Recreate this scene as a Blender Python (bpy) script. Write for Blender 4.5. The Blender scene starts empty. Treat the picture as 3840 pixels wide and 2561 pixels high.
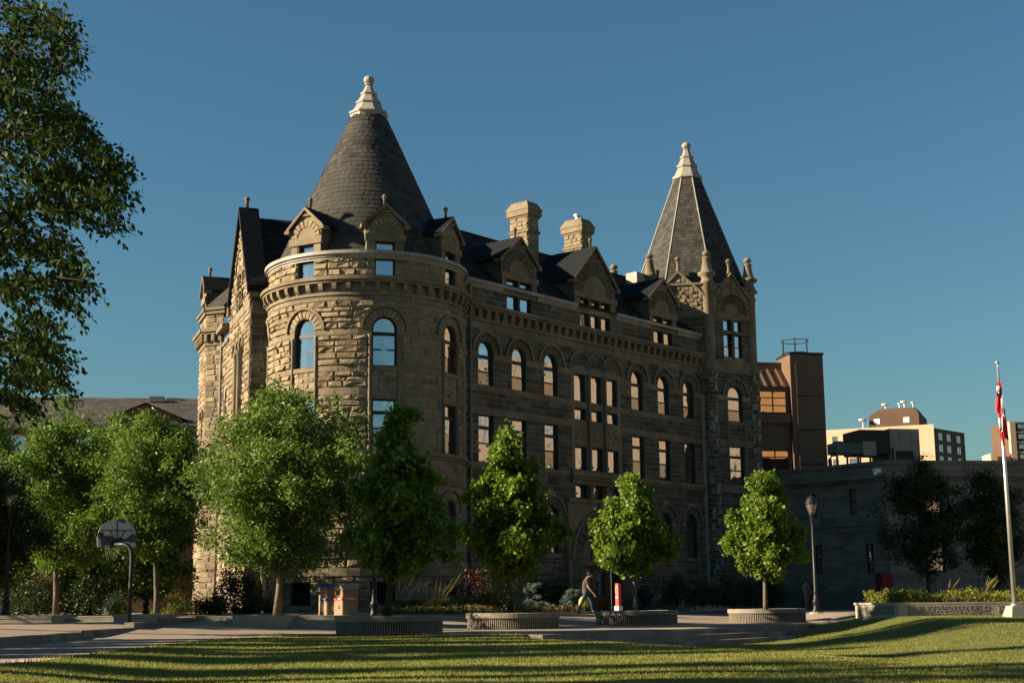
import bpy, math, random
import numpy as np
from mathutils import Vector, Matrix

# ------------------------------------------------------------------ camera
FPX, HY, ROLL, CAMZ = 5333.0, 2260.0, 0.009, 0.8       # focal length and horizon in pixels of a 3840 x 2561 frame
PITCH = math.atan((HY - 1280.5) / FPX)
_cp, _sp, _cr, _sr = math.cos(PITCH), math.sin(PITCH), math.cos(ROLL), math.sin(ROLL)
_U0 = np.array([0, -_sp, _cp]); _R0 = np.array([1.0, 0, 0]); CF = np.array([0, _cp, _sp])
CR = _cr * _R0 - _sr * _U0; CU = _cr * _U0 + _sr * _R0
sc = bpy.context.scene
col = sc.collection
cam = bpy.data.cameras.new('camera'); camo = bpy.data.objects.new('camera', cam); col.objects.link(camo)
cam.sensor_width = 36; cam.lens = FPX / 3840 * 36; cam.clip_start = 0.1; cam.clip_end = 4000
camo.matrix_world = Matrix(((CR[0], CU[0], -CF[0], 0), (CR[1], CU[1], -CF[1], 0), (CR[2], CU[2], -CF[2], CAMZ), (0, 0, 0, 1)))
sc.camera = camo

# ------------------------------------------------------------------ sky, sun, exposure
SUN_EL, SUN_AL = math.radians(20.5), math.radians(8.5)
S = Vector((-math.cos(SUN_EL) * math.cos(SUN_AL), -math.cos(SUN_EL) * math.sin(SUN_AL), math.sin(SUN_EL)))
w = bpy.data.worlds.new('World'); sc.world = w; w.use_nodes = True
nt = w.node_tree; bg = nt.nodes['Background']
sky = nt.nodes.new('ShaderNodeTexSky'); sky.sky_type = 'NISHITA'; sky.sun_disc = False
sky.sun_elevation = SUN_EL; sky.sun_rotation = math.atan2(S.x, S.y)
sky.altitude = 200; sky.air_density = 1.5; sky.dust_density = 0.0; sky.ozone_density = 6.0
wb = nt.nodes.new('ShaderNodeMix'); wb.data_type = 'RGBA'; wb.blend_type = 'MULTIPLY'; wb.inputs[0].default_value = 1.0; wb.inputs[7].default_value = (.455, .57, .55, 1)   # cool white balance of the picture
nt.links.new(sky.outputs[0], wb.inputs[6]); nt.links.new(wb.outputs[2], bg.inputs[0]); bg.inputs[1].default_value = 0.05
sl = bpy.data.lights.new('sun', 'SUN'); sl.energy = 5.0; sl.angle = math.radians(0.53); sl.color = (1.0, 0.80, 0.56)
so = bpy.data.objects.new('sun', sl); col.objects.link(so)
so.rotation_euler = S.to_track_quat('Z', 'Y').to_euler(); so.location = S * 200
sc.view_settings.view_transform = 'Standard'; sc.view_settings.look = 'None'
sc.view_settings.exposure = 1.7; sc.view_settings.gamma = 1.0

# ------------------------------------------------------------------ helpers
def ray(x, y): return CR * (x - 1920) / FPX - CU * (y - 1280.5) / FPX + CF
def pY(x, y, Y):                                     # point of a photo pixel at depth Y
    r = ray(x, y); return Vector(r * Y / r[1]) + Vector((0, 0, CAMZ))
def pX(x, Y, z=0.0):                                 # ground point at depth Y under photo column x, at height z
    yy = 2260.0
    for _ in range(6):
        p = pY(x, yy, Y); yy += (p.z - z) / Y * FPX
    return Vector((p.x, Y, z))
def hd(deg):                                         # compass heading -> unit vector (0 = +Y, 90 = +X)
    t = math.radians(deg); return Vector((math.sin(t), math.cos(t), 0))
Z = Vector((0, 0, 1))

class MB:
    def __init__(s): s.v = []; s.f = []
    def add(s, vs, fs):
        o = len(s.v); s.v.extend(tuple(v) for v in vs); s.f.extend(tuple(i + o for i in f) for f in fs)
    def quad(s, a, b, c, d): s.add((a, b, c, d), ((0, 1, 2, 3),))
    def poly(s, ps): s.add(ps, (tuple(range(len(ps))),))
    def obox(s, o, ex, ey, ez):
        o = Vector(o); ex = Vector(ex); ey = Vector(ey); ez = Vector(ez)
        s.add((o, o + ex, o + ex + ey, o + ey, o + ez, o + ex + ez, o + ex + ey + ez, o + ey + ez),
              ((0, 3, 2, 1), (4, 5, 6, 7), (0, 1, 5, 4), (1, 2, 6, 5), (2, 3, 7, 6), (3, 0, 4, 7)))
    def box(s, c, sx, sy, sz, rot=0.0, top=1.0):     # centre of the base, sizes, rotation; top = taper
        ca, sa = math.cos(rot), math.sin(rot); c = Vector(c); vs = []
        for z, k in ((0, 1.0), (sz, top)):
            for x, y in ((-.5, -.5), (.5, -.5), (.5, .5), (-.5, .5)):
                x *= sx * k; y *= sy * k; vs.append((c.x + x * ca - y * sa, c.y + x * sa + y * ca, c.z + z))
        s.add(vs, ((0, 3, 2, 1), (4, 5, 6, 7), (0, 1, 5, 4), (1, 2, 6, 5), (2, 3, 7, 6), (3, 0, 4, 7)))
    def prism(s, poly, z0, z1):
        n = len(poly); vs = [(p[0], p[1], z0) for p in poly] + [(p[0], p[1], z1) for p in poly]
        s.add(vs, [tuple(range(n))[::-1], tuple(range(n, 2 * n))] + [(i, (i + 1) % n, n + (i + 1) % n, n + i) for i in range(n)])
    def extr(s, ps, vec):
        n = len(ps); vec = Vector(vec); vs = [Vector(p) for p in ps]; vs += [p + vec for p in vs]
        s.add(vs, [tuple(range(n)), tuple(range(n, 2 * n))[::-1]] + [(i, (i + 1) % n, n + (i + 1) % n, n + i) for i in range(n)])
    def lathe(s, c, prof, n=16, a0=0.0):
        c = Vector(c); vs = []; fs = []
        for r, z in prof:
            for k in range(n):
                a = a0 + 2 * math.pi * k / n; vs.append((c.x + r * math.cos(a), c.y + r * math.sin(a), c.z + z))
        for i in range(len(prof) - 1):
            for k in range(n):
                k2 = (k + 1) % n; fs.append((i * n + k, i * n + k2, (i + 1) * n + k2, (i + 1) * n + k))
        fs.append(tuple(range(n))[::-1]); fs.append(tuple(range((len(prof) - 1) * n, len(prof) * n)))
        s.add(vs, fs)
    def tube(s, path, r, n=8, closed=False):
        path = [Vector(p) for p in path]; m = len(path); rs = r if isinstance(r, (list, tuple)) else [r] * m
        vs = []; fs = []
        for i, p in enumerate(path):
            if closed: d = path[(i + 1) % m] - path[i - 1]
            else: d = path[min(i + 1, m - 1)] - path[max(i - 1, 0)]
            d.normalize(); a = Vector((0, 0, 1)) if abs(d.z) < .9 else Vector((1, 0, 0))
            x = d.cross(a).normalized(); y = d.cross(x)
            for k in range(n):
                t = 2 * math.pi * k / n; vs.append(p + (x * math.cos(t) + y * math.sin(t)) * rs[i])
        for i in range(m if closed else m - 1):
            j = (i + 1) % m
            for k in range(n):
                k2 = (k + 1) % n; fs.append((i * n + k, i * n + k2, j * n + k2, j * n + k))
        if not closed: fs.append(tuple(range(n))[::-1]); fs.append(tuple(range((m - 1) * n, m * n)))
        s.add(vs, fs)
    def mesh(s, name, mat, o=None, smooth=False):
        me = bpy.data.meshes.new(name)
        if o is not None: s.v = [(v[0] - o[0], v[1] - o[1], v[2] - o[2]) for v in s.v]
        me.from_pydata(s.v, [], s.f); me.materials.append(mat)
        if smooth: me.polygons.foreach_set('use_smooth', [True] * len(me.polygons))
        return me
    def build(s, name, mat, parent=None, o=None, smooth=False):     # o = origin of the whole thing
        me = s.mesh(name, mat, o, smooth); ob = bpy.data.objects.new(name, me); col.objects.link(ob)
        if parent is not None: ob.parent = parent
        elif o is not None: ob.location = o
        return ob

def quads_obj(name, V, mat, parent=None, loc=None, nv=4):           # fast mesh of separate faces: V (n, nv, 3)
    n = len(V); me = bpy.data.meshes.new(name)
    me.vertices.add(n * nv); me.vertices.foreach_set('co', np.ascontiguousarray(V, dtype=np.float32).ravel())
    me.loops.add(n * nv); me.loops.foreach_set('vertex_index', np.arange(n * nv, dtype=np.int32))
    me.polygons.add(n); me.polygons.foreach_set('loop_start', np.arange(0, n * nv, nv, dtype=np.int32))
    me.update(calc_edges=True); me.materials.append(mat)
    ob = bpy.data.objects.new(name, me); col.objects.link(ob)
    if parent is not None: ob.parent = parent
    elif loc is not None: ob.location = loc
    return ob
def inst(me, name, parent, M):
    ob = bpy.data.objects.new(name, me); col.objects.link(ob); ob.parent = parent; ob.matrix_local = M; return ob
def tag(o, label=None, cat=None, group=None, kind=None):
    for k, v in (('label', label), ('category', cat), ('group', group), ('kind', kind)):
        if v: o[k] = v
    return o
def thing(name, loc, label, cat, group=None, rz=0.0):
    o = bpy.data.objects.new(name, None); col.objects.link(o); o.location = loc; o.rotation_euler.z = rz; o.empty_display_size = .3
    return tag(o, label, cat, group)

# ------------------------------------------------------------------ materials
def nodes(name):
    m = bpy.data.materials.new(name); m.use_nodes = True; t = m.node_tree; return m, t, t.nodes['Principled BSDF']
def N_(t, kind, **kw):
    n = t.nodes.new(kind)
    for k, v in kw.items():
        if k.startswith('_'): n.inputs[int(k[1:])].default_value = v
        else: setattr(n, k, v)
    return n
def mixc(t, fac, a, b, mode='MIX'):
    n = t.nodes.new('ShaderNodeMix'); n.data_type = 'RGBA'; n.blend_type = mode
    for i, v in ((0, fac), (6, a), (7, b)):
        if hasattr(v, 'is_output') or isinstance(v, bpy.types.NodeSocket): t.links.new(v, n.inputs[i])
        elif i == 0: n.inputs[0].default_value = v
        else: n.inputs[i].default_value = (*v, 1) if len(v) == 3 else v
    return n.outputs[2]
def ramp(t, sock, a, b, c0=0.0, c1=1.0):
    n = t.nodes.new('ShaderNodeMapRange'); t.links.new(sock, n.inputs[0])
    for i, v in ((1, a), (2, b), (3, c0), (4, c1)): n.inputs[i].default_value = v
    return n.outputs[0]
def noise(t, co, scale, detail=4, rough=.6):
    n = t.nodes.new('ShaderNodeTexNoise'); n.inputs['Scale'].default_value = scale; n.inputs['Detail'].default_value = detail
    n.inputs['Roughness'].default_value = rough; t.links.new(co, n.inputs['Vector']); return n.outputs[0]
def mk(name, c, rough=.85, var=.3, ns=1.5, bump=.3, bs=18, island=0.0, spec=.3, metal=0.0, c2=None, stain=0.0, bdist=.03):
    m, t, b = nodes(name); tc = N_(t, 'ShaderNodeTexCoord').outputs['Object']
    lo = tuple(x * (1 - var) for x in c); hi = tuple(min(1, x * (1 + var)) for x in (c2 or c))
    k = mixc(t, ramp(t, noise(t, tc, ns, 6, .65), .3, .7), lo, hi)
    if island:
        g = N_(t, 'ShaderNodeNewGeometry'); r = ramp(t, g.outputs['Random Per Island'], 0, 1, 1 - island, 1 + island)
        k = mixc(t, 1.0, k, r, 'MULTIPLY')
    if stain:
        s_ = ramp(t, noise(t, tc, .55, 8, .75), .42, .66, 1.0, 1 - stain); k = mixc(t, 1.0, k, s_, 'MULTIPLY')
    t.links.new(k, b.inputs['Base Color']); b.inputs['Roughness'].default_value = rough; b.inputs['Metallic'].default_value = metal
    b.inputs['Specular IOR Level'].default_value = spec
    if bump:
        bn = N_(t, 'ShaderNodeBump'); bn.inputs['Strength'].default_value = bump; bn.inputs['Distance'].default_value = bdist
        t.links.new(noise(t, tc, bs, 8, .7), bn.inputs['Height']); t.links.new(bn.outputs[0], b.inputs['Normal'])
    return m
def leafmat(name, c1, c2, trans=.35, rough=.5, spec=.25):
    m, t, b = nodes(name); g = N_(t, 'ShaderNodeNewGeometry')
    k = mixc(t, g.outputs['Random Per Island'], c1, c2); tc = N_(t, 'ShaderNodeTexCoord').outputs['Object']
    k = mixc(t, 1.0, k, ramp(t, noise(t, tc, 1.7, 3, .6), .3, .7, .62, 1.3), 'MULTIPLY')
    t.links.new(k, b.inputs['Base Color']); b.inputs['Roughness'].default_value = rough; b.inputs['Specular IOR Level'].default_value = spec
    tr = N_(t, 'ShaderNodeBsdfTranslucent'); k2 = mixc(t, 1.0, k, (1.5, 1.6, .6), 'MULTIPLY'); t.links.new(k2, tr.inputs[0])
    mx = N_(t, 'ShaderNodeMixShader', _0=trans); t.links.new(b.outputs[0], mx.inputs[1]); t.links.new(tr.outputs[0], mx.inputs[2])
    t.links.new(mx.outputs[0], t.nodes['Material Output'].inputs[0]); return m
def glassmat(name, c, refl, wav=.02, tint=(1, 1, 1), ws=1.2):
    m, t, b = nodes(name); tc = N_(t, 'ShaderNodeTexCoord').outputs['Object']
    b.inputs['Base Color'].default_value = (*c, 1); b.inputs['Roughness'].default_value = .5; b.inputs['Specular IOR Level'].default_value = .1
    gl = N_(t, 'ShaderNodeBsdfGlossy'); gl.inputs['Roughness'].default_value = .015; gl.inputs[0].default_value = (*tint, 1)
    bn = N_(t, 'ShaderNodeBump'); bn.inputs['Strength'].default_value = wav; bn.inputs['Distance'].default_value = .3
    t.links.new(noise(t, tc, ws, 1), bn.inputs['Height']); t.links.new(bn.outputs[0], gl.inputs['Normal'])
    mx = N_(t, 'ShaderNodeMixShader', _0=refl); t.links.new(b.outputs[0], mx.inputs[1]); t.links.new(gl.outputs[0], mx.inputs[2])
    t.links.new(mx.outputs[0], t.nodes['Material Output'].inputs[0]); return m

M = {}
M['stone'] = mk('rock_faced_sandstone', (.195, .157, .102), .92, .36, 1.6, .9, 9, .36, .2, bdist=.05)
M['stone_d'] = mk('shaded_sandstone', (.082, .075, .055), .92, .4, .9, .7, 10, .4, .2, bdist=.04)  # darker sandstone copy for unlit walls and reveals, shade put into the colour
M['dressed'] = mk('dressed_sandstone', (.175, .145, .098), .88, .22, .9, .25, 22, .08, .2, stain=.35)
M['mortar'] = mk('pale_mortar', (.225, .205, .16), .95, .2, 3, .3, 25, 0, .2)
M['slate'] = mk('grey_slate', (.046, .046, .042), .8, .25, 1.2, .3, 16, .3, .1)
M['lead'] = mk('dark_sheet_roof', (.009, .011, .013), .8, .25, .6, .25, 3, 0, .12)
M['slate_d'] = mk('shaded_slate', (.017, .018, .019), .8, .3, 1.2, .3, 16, .5, .12)  # slate copy for the unlit main and wing roofs, darkened to carry their shade
M['copper'] = mk('pale_painted_metal', (.27, .255, .22), .6, .2, 1.2, .15, 8, 0, .3, stain=.3)
M['frame'] = mk('dark_brown_window_frame', (.022, .016, .012), .55, .2, 4, .1, 20)
M['pipe'] = mk('downpipe_paint', (.15, .16, .15), .55, .2, 2, .1, 20)
M['glass'] = glassmat('window_glass', (.012, .014, .016), .6, .05, (.95, .95, .95), 1.6)
M['glass_c'] = glassmat('dim_lower_sash_glass', (.035, .028, .02), .34, .05, (.9, .85, .8), 2.0)
M['glass_b'] = glassmat('far_window_glass', (.03, .04, .045), .5, .02)
M['wood'] = mk('brown_door_wood', (.10, .045, .02), .6, .3, 2, .2, 12)
M['conc'] = mk('pale_concrete', (.33, .30, .24), .9, .2, 1.5, .3, 20, 0, .2, stain=.4)
M['conc_d'] = mk('weathered_concrete', (.21, .19, .155), .9, .3, 1.2, .4, 18, 0, .2, stain=.5)
M['agg'] = mk('exposed_aggregate', (.22, .165, .11), .9, .35, 30, .5, 60, 0, .2)
M['pave'] = mk('paving', (.38, .30, .235), .9, .2, .35, .2, 12, 0, .2, stain=.35)
M['bark'] = mk('tree_bark', (.115, .095, .075), .95, .4, 6, .9, 14, 0, .1)
M['bark_d'] = mk('dark_bark', (.05, .04, .03), .95, .4, 6, .9, 14, 0, .1)
M['black'] = mk('black_painted_metal', (.013, .014, .015), .45, .2, 3, .1, 20)
M['steel'] = mk('brushed_pole_metal', (.55, .54, .52), .35, .08, 2, .05, 20, metal=.8)
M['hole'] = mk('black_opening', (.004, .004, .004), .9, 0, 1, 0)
M['soil'] = mk('garden_soil', (.035, .027, .018), .98, .4, 3, .8, 12)
# ------------------------------------------------------------------ ground
def ss(t): t = max(0.0, min(1.0, t)); return t * t * (3 - 2 * t)
E0 = Vector((.14, 37.45, 0)); ED = hd(37.5); EB = Vector((-ED.y, ED.x, 0))     # front edge of the plaza, and the way back from it
def plaza_z(X, Y): return .33 * ss((EB.x * (X - E0.x) + EB.y * (Y - E0.y) - 6) / 7.5)
EDGE = [(-7.2, 6), (-7.2, 20), (-7.25, 28), (-7.1, 35), (-6.2, 38), (-4.9, 38.9), (-2, 37.6), (.14, 37.45), (10.8, 51.35), (13, 52.6), (17, 53), (30, 54.5), (60, 57), (160, 70)]
def edge_y(X):
    for (x0, y0), (x1, y1) in zip(EDGE[1:], EDGE[2:]):
        if x0 <= X <= x1 and x1 > x0: return y0 + (y1 - y0) * (X - x0) / (x1 - x0)
    return 1e9
REDGE = [(11.2, 52.4), (12.4, 49.6), (14, 46.9), (20, 45.9), (75, 44)]
def redge(X):
    for (x0, y0), (x1, y1) in zip(REDGE, REDGE[1:]):
        if x0 <= X <= x1: return y0 + (y1 - y0) * (X - x0) / (x1 - x0)
    return 1e9
def right_z(X): return .275 * ss((X - 11.0) / 2.4)
def lawn_z(X, Y):
    b = -.24 + .21 * ss((Y - 14) / 20)
    yc = 34.5 - 1.9 * X; a = ED.x * (X - E0.x) + ED.y * (Y - E0.y)
    dip = ss((Y - yc) / 4.5) * ss((X + .2) / 2.0) * (1 - ss((a - 13.5) / 4.5))
    z = b - .43 * dip
    r = ss((X - 7.5) / 5) * ss((Y - 27) / 19); z += r * (right_z(X + .6) - .02 - z)
    z += .012 * math.sin(X * 1.3 + Y * .4) * math.sin(Y * .9 - X * .3)
    z += (-.012 - z) * (1 - ss((X + 7.2) / 2.6)) * (1 if Y < 39 else 0)
    if Y > edge_y(X) + .25 or Y > redge(X) + .25: z -= .4
    return z

mg = MB(); mg.poly([(-3000, -300, -1.0), (3000, -300, -1.0), (3000, 3500, -1.0), (-3000, 3500, -1.0)])
tag(mg.build('ground', mk('far_ground', (.12, .11, .07), .95, .3, .02, 0)), kind='structure')

def grassmat():
    m, t, b = nodes('mown_lawn'); tc = N_(t, 'ShaderNodeTexCoord').outputs['Object']
    k = mixc(t, ramp(t, noise(t, tc, .35, 5, .6), .35, .65), (.10, .125, .03), (.17, .16, .05))
    k = mixc(t, ramp(t, noise(t, tc, 60, 3, .7), .3, .7), k, (.075, .10, .022))
    dry = ramp(t, noise(t, tc, .16, 6, .7), .60, .70); k = mixc(t, dry, k, (.30, .225, .115))
    t.links.new(k, b.inputs['Base Color']); b.inputs['Roughness'].default_value = .9; b.inputs['Specular IOR Level'].default_value = .15
    bn = N_(t, 'ShaderNodeBump'); bn.inputs['Strength'].default_value = .8; bn.inputs['Distance'].default_value = .05
    t.links.new(noise(t, tc, 45, 4, .8), bn.inputs['Height']); t.links.new(bn.outputs[0], b.inputs['Normal']); return m
M['lawn'] = grassmat()
ml = MB(); xs = [-7.6 + .5 * i for i in range(90)] + [40 + 6 * i for i in range(14)]; ys = [-6 + .5 * j for j in range(132)]
ml.v = [(x, y, lawn_z(x, y)) for y in ys for x in xs]; nx = len(xs)
ml.f = [(j * nx + i, j * nx + i + 1, (j + 1) * nx + i + 1, (j + 1) * nx + i) for j in range(len(ys) - 1) for i in range(nx - 1)]
tag(ml.build('lawn', M['lawn'], smooth=True), kind='structure')
# short blades of the mown grass
rg = np.random.default_rng(3); n = 430000
by = 13 + (rg.random(n) ** 1.25) * 40; bx = (rg.random(n) * 2 - 1) * (by * .37 + 1.2)
keep = np.array([(x > -7.05) and (y < edge_y(x) - .03) and (y < redge(x) - .03) for x, y in zip(bx, by)]); bx = bx[keep]; by = by[keep]; n = len(bx)
bz = np.array([lawn_z(x, y) for x, y in zip(bx, by)])
an = rg.random(n) * 6.283; hgt = .018 + .024 * rg.random(n); wd = .004 + .005 * rg.random(n); le = rg.normal(0, .018, (n, 2))
P = np.stack([bx, by, bz], 1); dv = np.stack([np.cos(an) * wd, np.sin(an) * wd, np.zeros(n)], 1)
top = P + np.stack([le[:, 0], le[:, 1], hgt], 1)
M['blade'] = leafmat('grass_blade', (.14, .17, .037), (.25, .235, .075), .3, .8)
tag(quads_obj('grass_blades', np.stack([P - dv, P + dv, top], 1), M['blade'], nv=3), 'short mown grass blades of the sunlit lawn', 'grass', kind='stuff')

ev = []                                               # ragged grass along the paving edge
for (x0, y0), (x1, y1) in zip(EDGE[:8], EDGE[1:8]):
    m_ = int(math.hypot(x1 - x0, y1 - y0) * 130)
    for q in rg.random(m_): ev.append((x0 + (x1 - x0) * q + rg.normal(.03, .06), y0 + (y1 - y0) * q + rg.normal(-.02, .06)))
ev = np.array(ev); n = len(ev); P = np.stack([ev[:, 0], ev[:, 1], np.full(n, -.03)], 1); an = rg.random(n) * 6.283; dv = np.stack([np.cos(an), np.sin(an), np.zeros(n)], 1) * .008
tag(quads_obj('edge_grass', np.stack([P - dv, P + dv, P + np.stack([rg.normal(0, .03, n), rg.normal(0, .03, n), .05 + .07 * rg.random(n) ** 2], 1)], 1), M['blade'], nv=3), 'ragged longer grass along the edge of the paving', 'grass', kind='stuff')

def pavemat():
    m, t, b = nodes('jointed_paving'); tc = N_(t, 'ShaderNodeTexCoord').outputs['Object']
    mp = N_(t, 'ShaderNodeMapping'); mp.inputs['Rotation'].default_value = (0, 0, math.radians(37.5)); t.links.new(tc, mp.inputs[0])
    br = N_(t, 'ShaderNodeTexBrick'); t.links.new(mp.outputs[0], br.inputs[0]); br.inputs['Scale'].default_value = 1.0
    br.inputs['Brick Width'].default_value = 1.5; br.inputs['Row Height'].default_value = 1.5; br.inputs['Mortar Size'].default_value = .03; br.offset = 0
    br.inputs[1].default_value = (.25, .205, .16, 1); br.inputs[2].default_value = (.22, .18, .14, 1); br.inputs[3].default_value = (.16, .13, .10, 1)
    k = mixc(t, ramp(t, noise(t, tc, .6, 8, .7), .35, .7), br.outputs[0], (.27, .22, .17)); k = mixc(t, .75, br.outputs[0], k)
    t.links.new(k, b.inputs['Base Color']); b.inputs['Roughness'].default_value = .9; b.inputs['Specular IOR Level'].default_value = .2
    bn = N_(t, 'ShaderNodeBump'); bn.inputs['Strength'].default_value = .25; t.links.new(noise(t, tc, 20), bn.inputs['Height']); t.links.new(bn.outputs[0], b.inputs['Normal'])
    return m
M['pave'] = pavemat()
ep = []
for (x0, y0), (x1, y1) in zip(EDGE, EDGE[1:]):
    k = max(1, int(math.hypot(x1 - x0, y1 - y0) / 1.0)); ep += [(x0 + (x1 - x0) * i / k, y0 + (y1 - y0) * i / k) for i in range(k)]
ts = [0, 1, 2, 3, 4, 5, 6, 7, 8, 9, 10, 11, 12, 13, 14, 16, 20, 30, 60, 140]
mp_ = MB()
for t_ in ts: mp_.v += [(x + EB.x * t_, y + EB.y * t_, plaza_z(x + EB.x * t_, y + EB.y * t_)) for x, y in ep]
k = len(ep); mp_.f = [(j * k + i, j * k + i + 1, (j + 1) * k + i + 1, (j + 1) * k + i) for j in range(len(ts) - 1) for i in range(k - 1)]
o0 = len(mp_.v); mp_.v += [(x, y, -.3) for x, y in ep]; mp_.f += [(i, i + 1, o0 + i + 1, o0 + i) for i in range(k - 1)]
tag(mp_.build('plaza_paving', M['pave'], smooth=True), kind='structure')

rp = MB(); xs = [11.2 + .4 * i for i in range(12)] + [16 + 2 * i for i in range(30)]
for q in (0.0, .25, .5, .75, 1.0): rp.v += [(x, redge(x) + (95 - redge(x)) * q, right_z(x) + .006) for x in xs]
k = len(xs); rp.f = [(j * k + i, j * k + i + 1, (j + 1) * k + i + 1, (j + 1) * k + i) for j in range(4) for i in range(k - 1)]
tag(rp.build('right_paving', M['pave'], smooth=True), kind='structure')
# steps from the plaza down to the lawn, and the block that ends them
st = thing('lawn_steps', E0 + Vector((0, 0, -.6)), 'long low concrete steps from the plaza down to the lawn', 'steps')
for i in range(3):
    mb = MB(); a = E0 + ED * .3 - EB * (.5 * i) ; L = 16.8
    mb.obox(a + Z * (-.15 * i - .16 - .45) - EB * .5 + Z * .001, ED * L, EB * (.5 + .2), Z * (.16 + .45 - .004 * i - .012))
    mb.build('step', M['conc_d'], st, st.location)
blk = MB(); p = E0 + ED * 17.1 - EB * 1.3; blk.obox(p + Z * -.6, ED * .9, EB * 1.6, Z * .62); blk.obox(p + Z * .02 - ED * .04 - EB * .04, ED * .98, EB * 1.68, Z * .08)
tag(blk.build('step_end_block', M['conc_d'], o=p), 'squat concrete block closing the end of the lawn steps', 'block')

# lower and upper terraces on the left, with kerb, steps and planter boxes
KB = [(-10.9, 14), (-10.7, 30), (-10.75, 36), (-10.5, 40), (-9.9, 45), (-8.9, 49.5), (-7.3, 53)]
mt = MB(); pts = [(x - .1, y, .1) for x, y in KB] + [(-7.3, 60, .1), (-60, 60, .1), (-60, 14, .1)]; mt.poly(pts)
tag(mt.build('lower_terrace', M['pave']), kind='structure')
kb = thing('terrace_kerb', Vector((-10.7, 30, 0)), 'long curving low concrete kerb along the footpath', 'kerb')
for i, ((x0, y0), (x1, y1)) in enumerate(zip(KB, KB[1:])):
    d = Vector((x1 - x0, y1 - y0, 0)); nn = Vector((-d.y, d.x, 0)).normalized(); m_ = max(1, int(d.length / 2.5))
    for j in range(m_):
        mb = MB(); a = Vector((x0, y0, -.15)) + d * (j / m_); mb.obox(a, d / m_ * .995, nn * .28, Z * (.33 + plaza_z(a.x, a.y)))
        mb.build('kerb_stone', M['conc_d'], kb, kb.location)
up = [(-40, 47.5), (-17.2, 47.5), (-17.2, 47.0), (-12.3, 47.0), (-11.6, 46.6), (-8.3, 45.0), (-6.6, 45.6), (-5.6, 50), (-5.2, 55), (-5.2, 75), (-40, 75)]
mt = MB(); mt.prism(up, -.2, .46); tag(mt.build('upper_terrace', M['pave']), kind='structure')
def boxwall(name, x0, x1, Y, z0, z1, dep, label, cat='planter', soil=True, rz=0.0):
    a = pX(x0, Y, z0); b = pX(x1, Y, z0); t = thing(name, (a + b) / 2, label, cat); W = (b - a).length; d = (b - a).normalized(); bk = Vector((-d.y, d.x, 0))
    w_ = .22
    for nm, o, ex, ey in (('front_wall', a, d * W, bk * w_), ('back_wall', a + bk * (dep - w_), d * W, bk * w_), ('side_wall', a + bk * w_, d * w_, bk * (dep - 2 * w_)), ('side_wall', b - d * w_ + bk * w_, d * w_, bk * (dep - 2 * w_))):
        mb = MB(); mb.obox(o, ex, ey, Z * (z1 - z0 - .1)); mb.obox(o + Z * (z1 - z0 - .1) - d * .012 - bk * .012, ex + d * .024, ey + bk * .024, Z * .1); mb.build(nm, M['conc'], t, t.location)
    if soil:
        mb = MB(); mb.obox(a + d * w_ + bk * w_, d * (W - 2 * w_), bk * (dep - 2 * w_), Z * (z1 - z0 - .06)); mb.build('soil', M['soil'], t, t.location)
    return t
boxwall('concrete_planter', 424, 583, 44, .06, .56, 3.2, 'square pale concrete planter box behind the basketball post')
boxwall('concrete_planter', 872, 1062, 43.2, .06, .50, 7.5, 'long pale concrete planter box holding the widest tree')
boxwall('concrete_planter', -160, 190, 44.5, .06, .56, 2.6, 'dim concrete planter wall beside the shaded left lamp post')
for x0, x1, Y, lab in ((205, 420, 44.9, 'shaded concrete steps between two planter boxes'), (600, 868, 44.4, 'sunlit low concrete steps beside the long planter box'), (1085, 1300, 44.4, 'sunlit low concrete steps under the litter bins')):
    a = pX(x0, Y, .08); b = pX(x1, Y, .08); t = thing('terrace_steps', a, lab, 'steps'); d = (b - a)
    for i in range(3):
        mb = MB(); mb.obox(a + Vector((0, .5 * i, 0)), d, Vector((0, 3.6 - .5 * i, 0)), Z * (.13 * (i + 1))); mb.build('step', M['conc'], t, t.location)
# ------------------------------------------------------------------ the stone hall
rnd = random.Random(11)
FO = Vector((-2.1227, 68, 0)); FD = hd(40.5); FN = Vector((FD.y, -FD.x, 0))
AX = Vector((-6.968, 66.95, 0)); TR = 4.635
HO = AX + Vector((0, 0, .3))
hall = thing('stone_hall', HO, 'castle-like sandstone hall with round corner tower and slate roofs', 'building')
def flat(o, d, nrm): return lambda u, z, n=0.0: o + d * u + nrm * n + Z * z
PF = flat(FO, FD, FN)
def PT(u, z, n=0.0):                                  # round tower: u = arc length, 0 towards -Y
    a = u / TR; return Vector((AX.x + (TR + n) * math.sin(a), AX.y - (TR + n) * math.cos(a), z))
def optop(o, u):
    if o.get('arch'):
        r = (o['u1'] - o['u0']) / 2; c = (o['u0'] + o['u1']) / 2; return o['z1'] + math.sqrt(max(0, r * r - (u - c) ** 2))
    return o['z1']
class Reveals(list):
    def build(s, name, mat, parent, o):
        for m in s: m.build(name, mat, parent, o)
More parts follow.
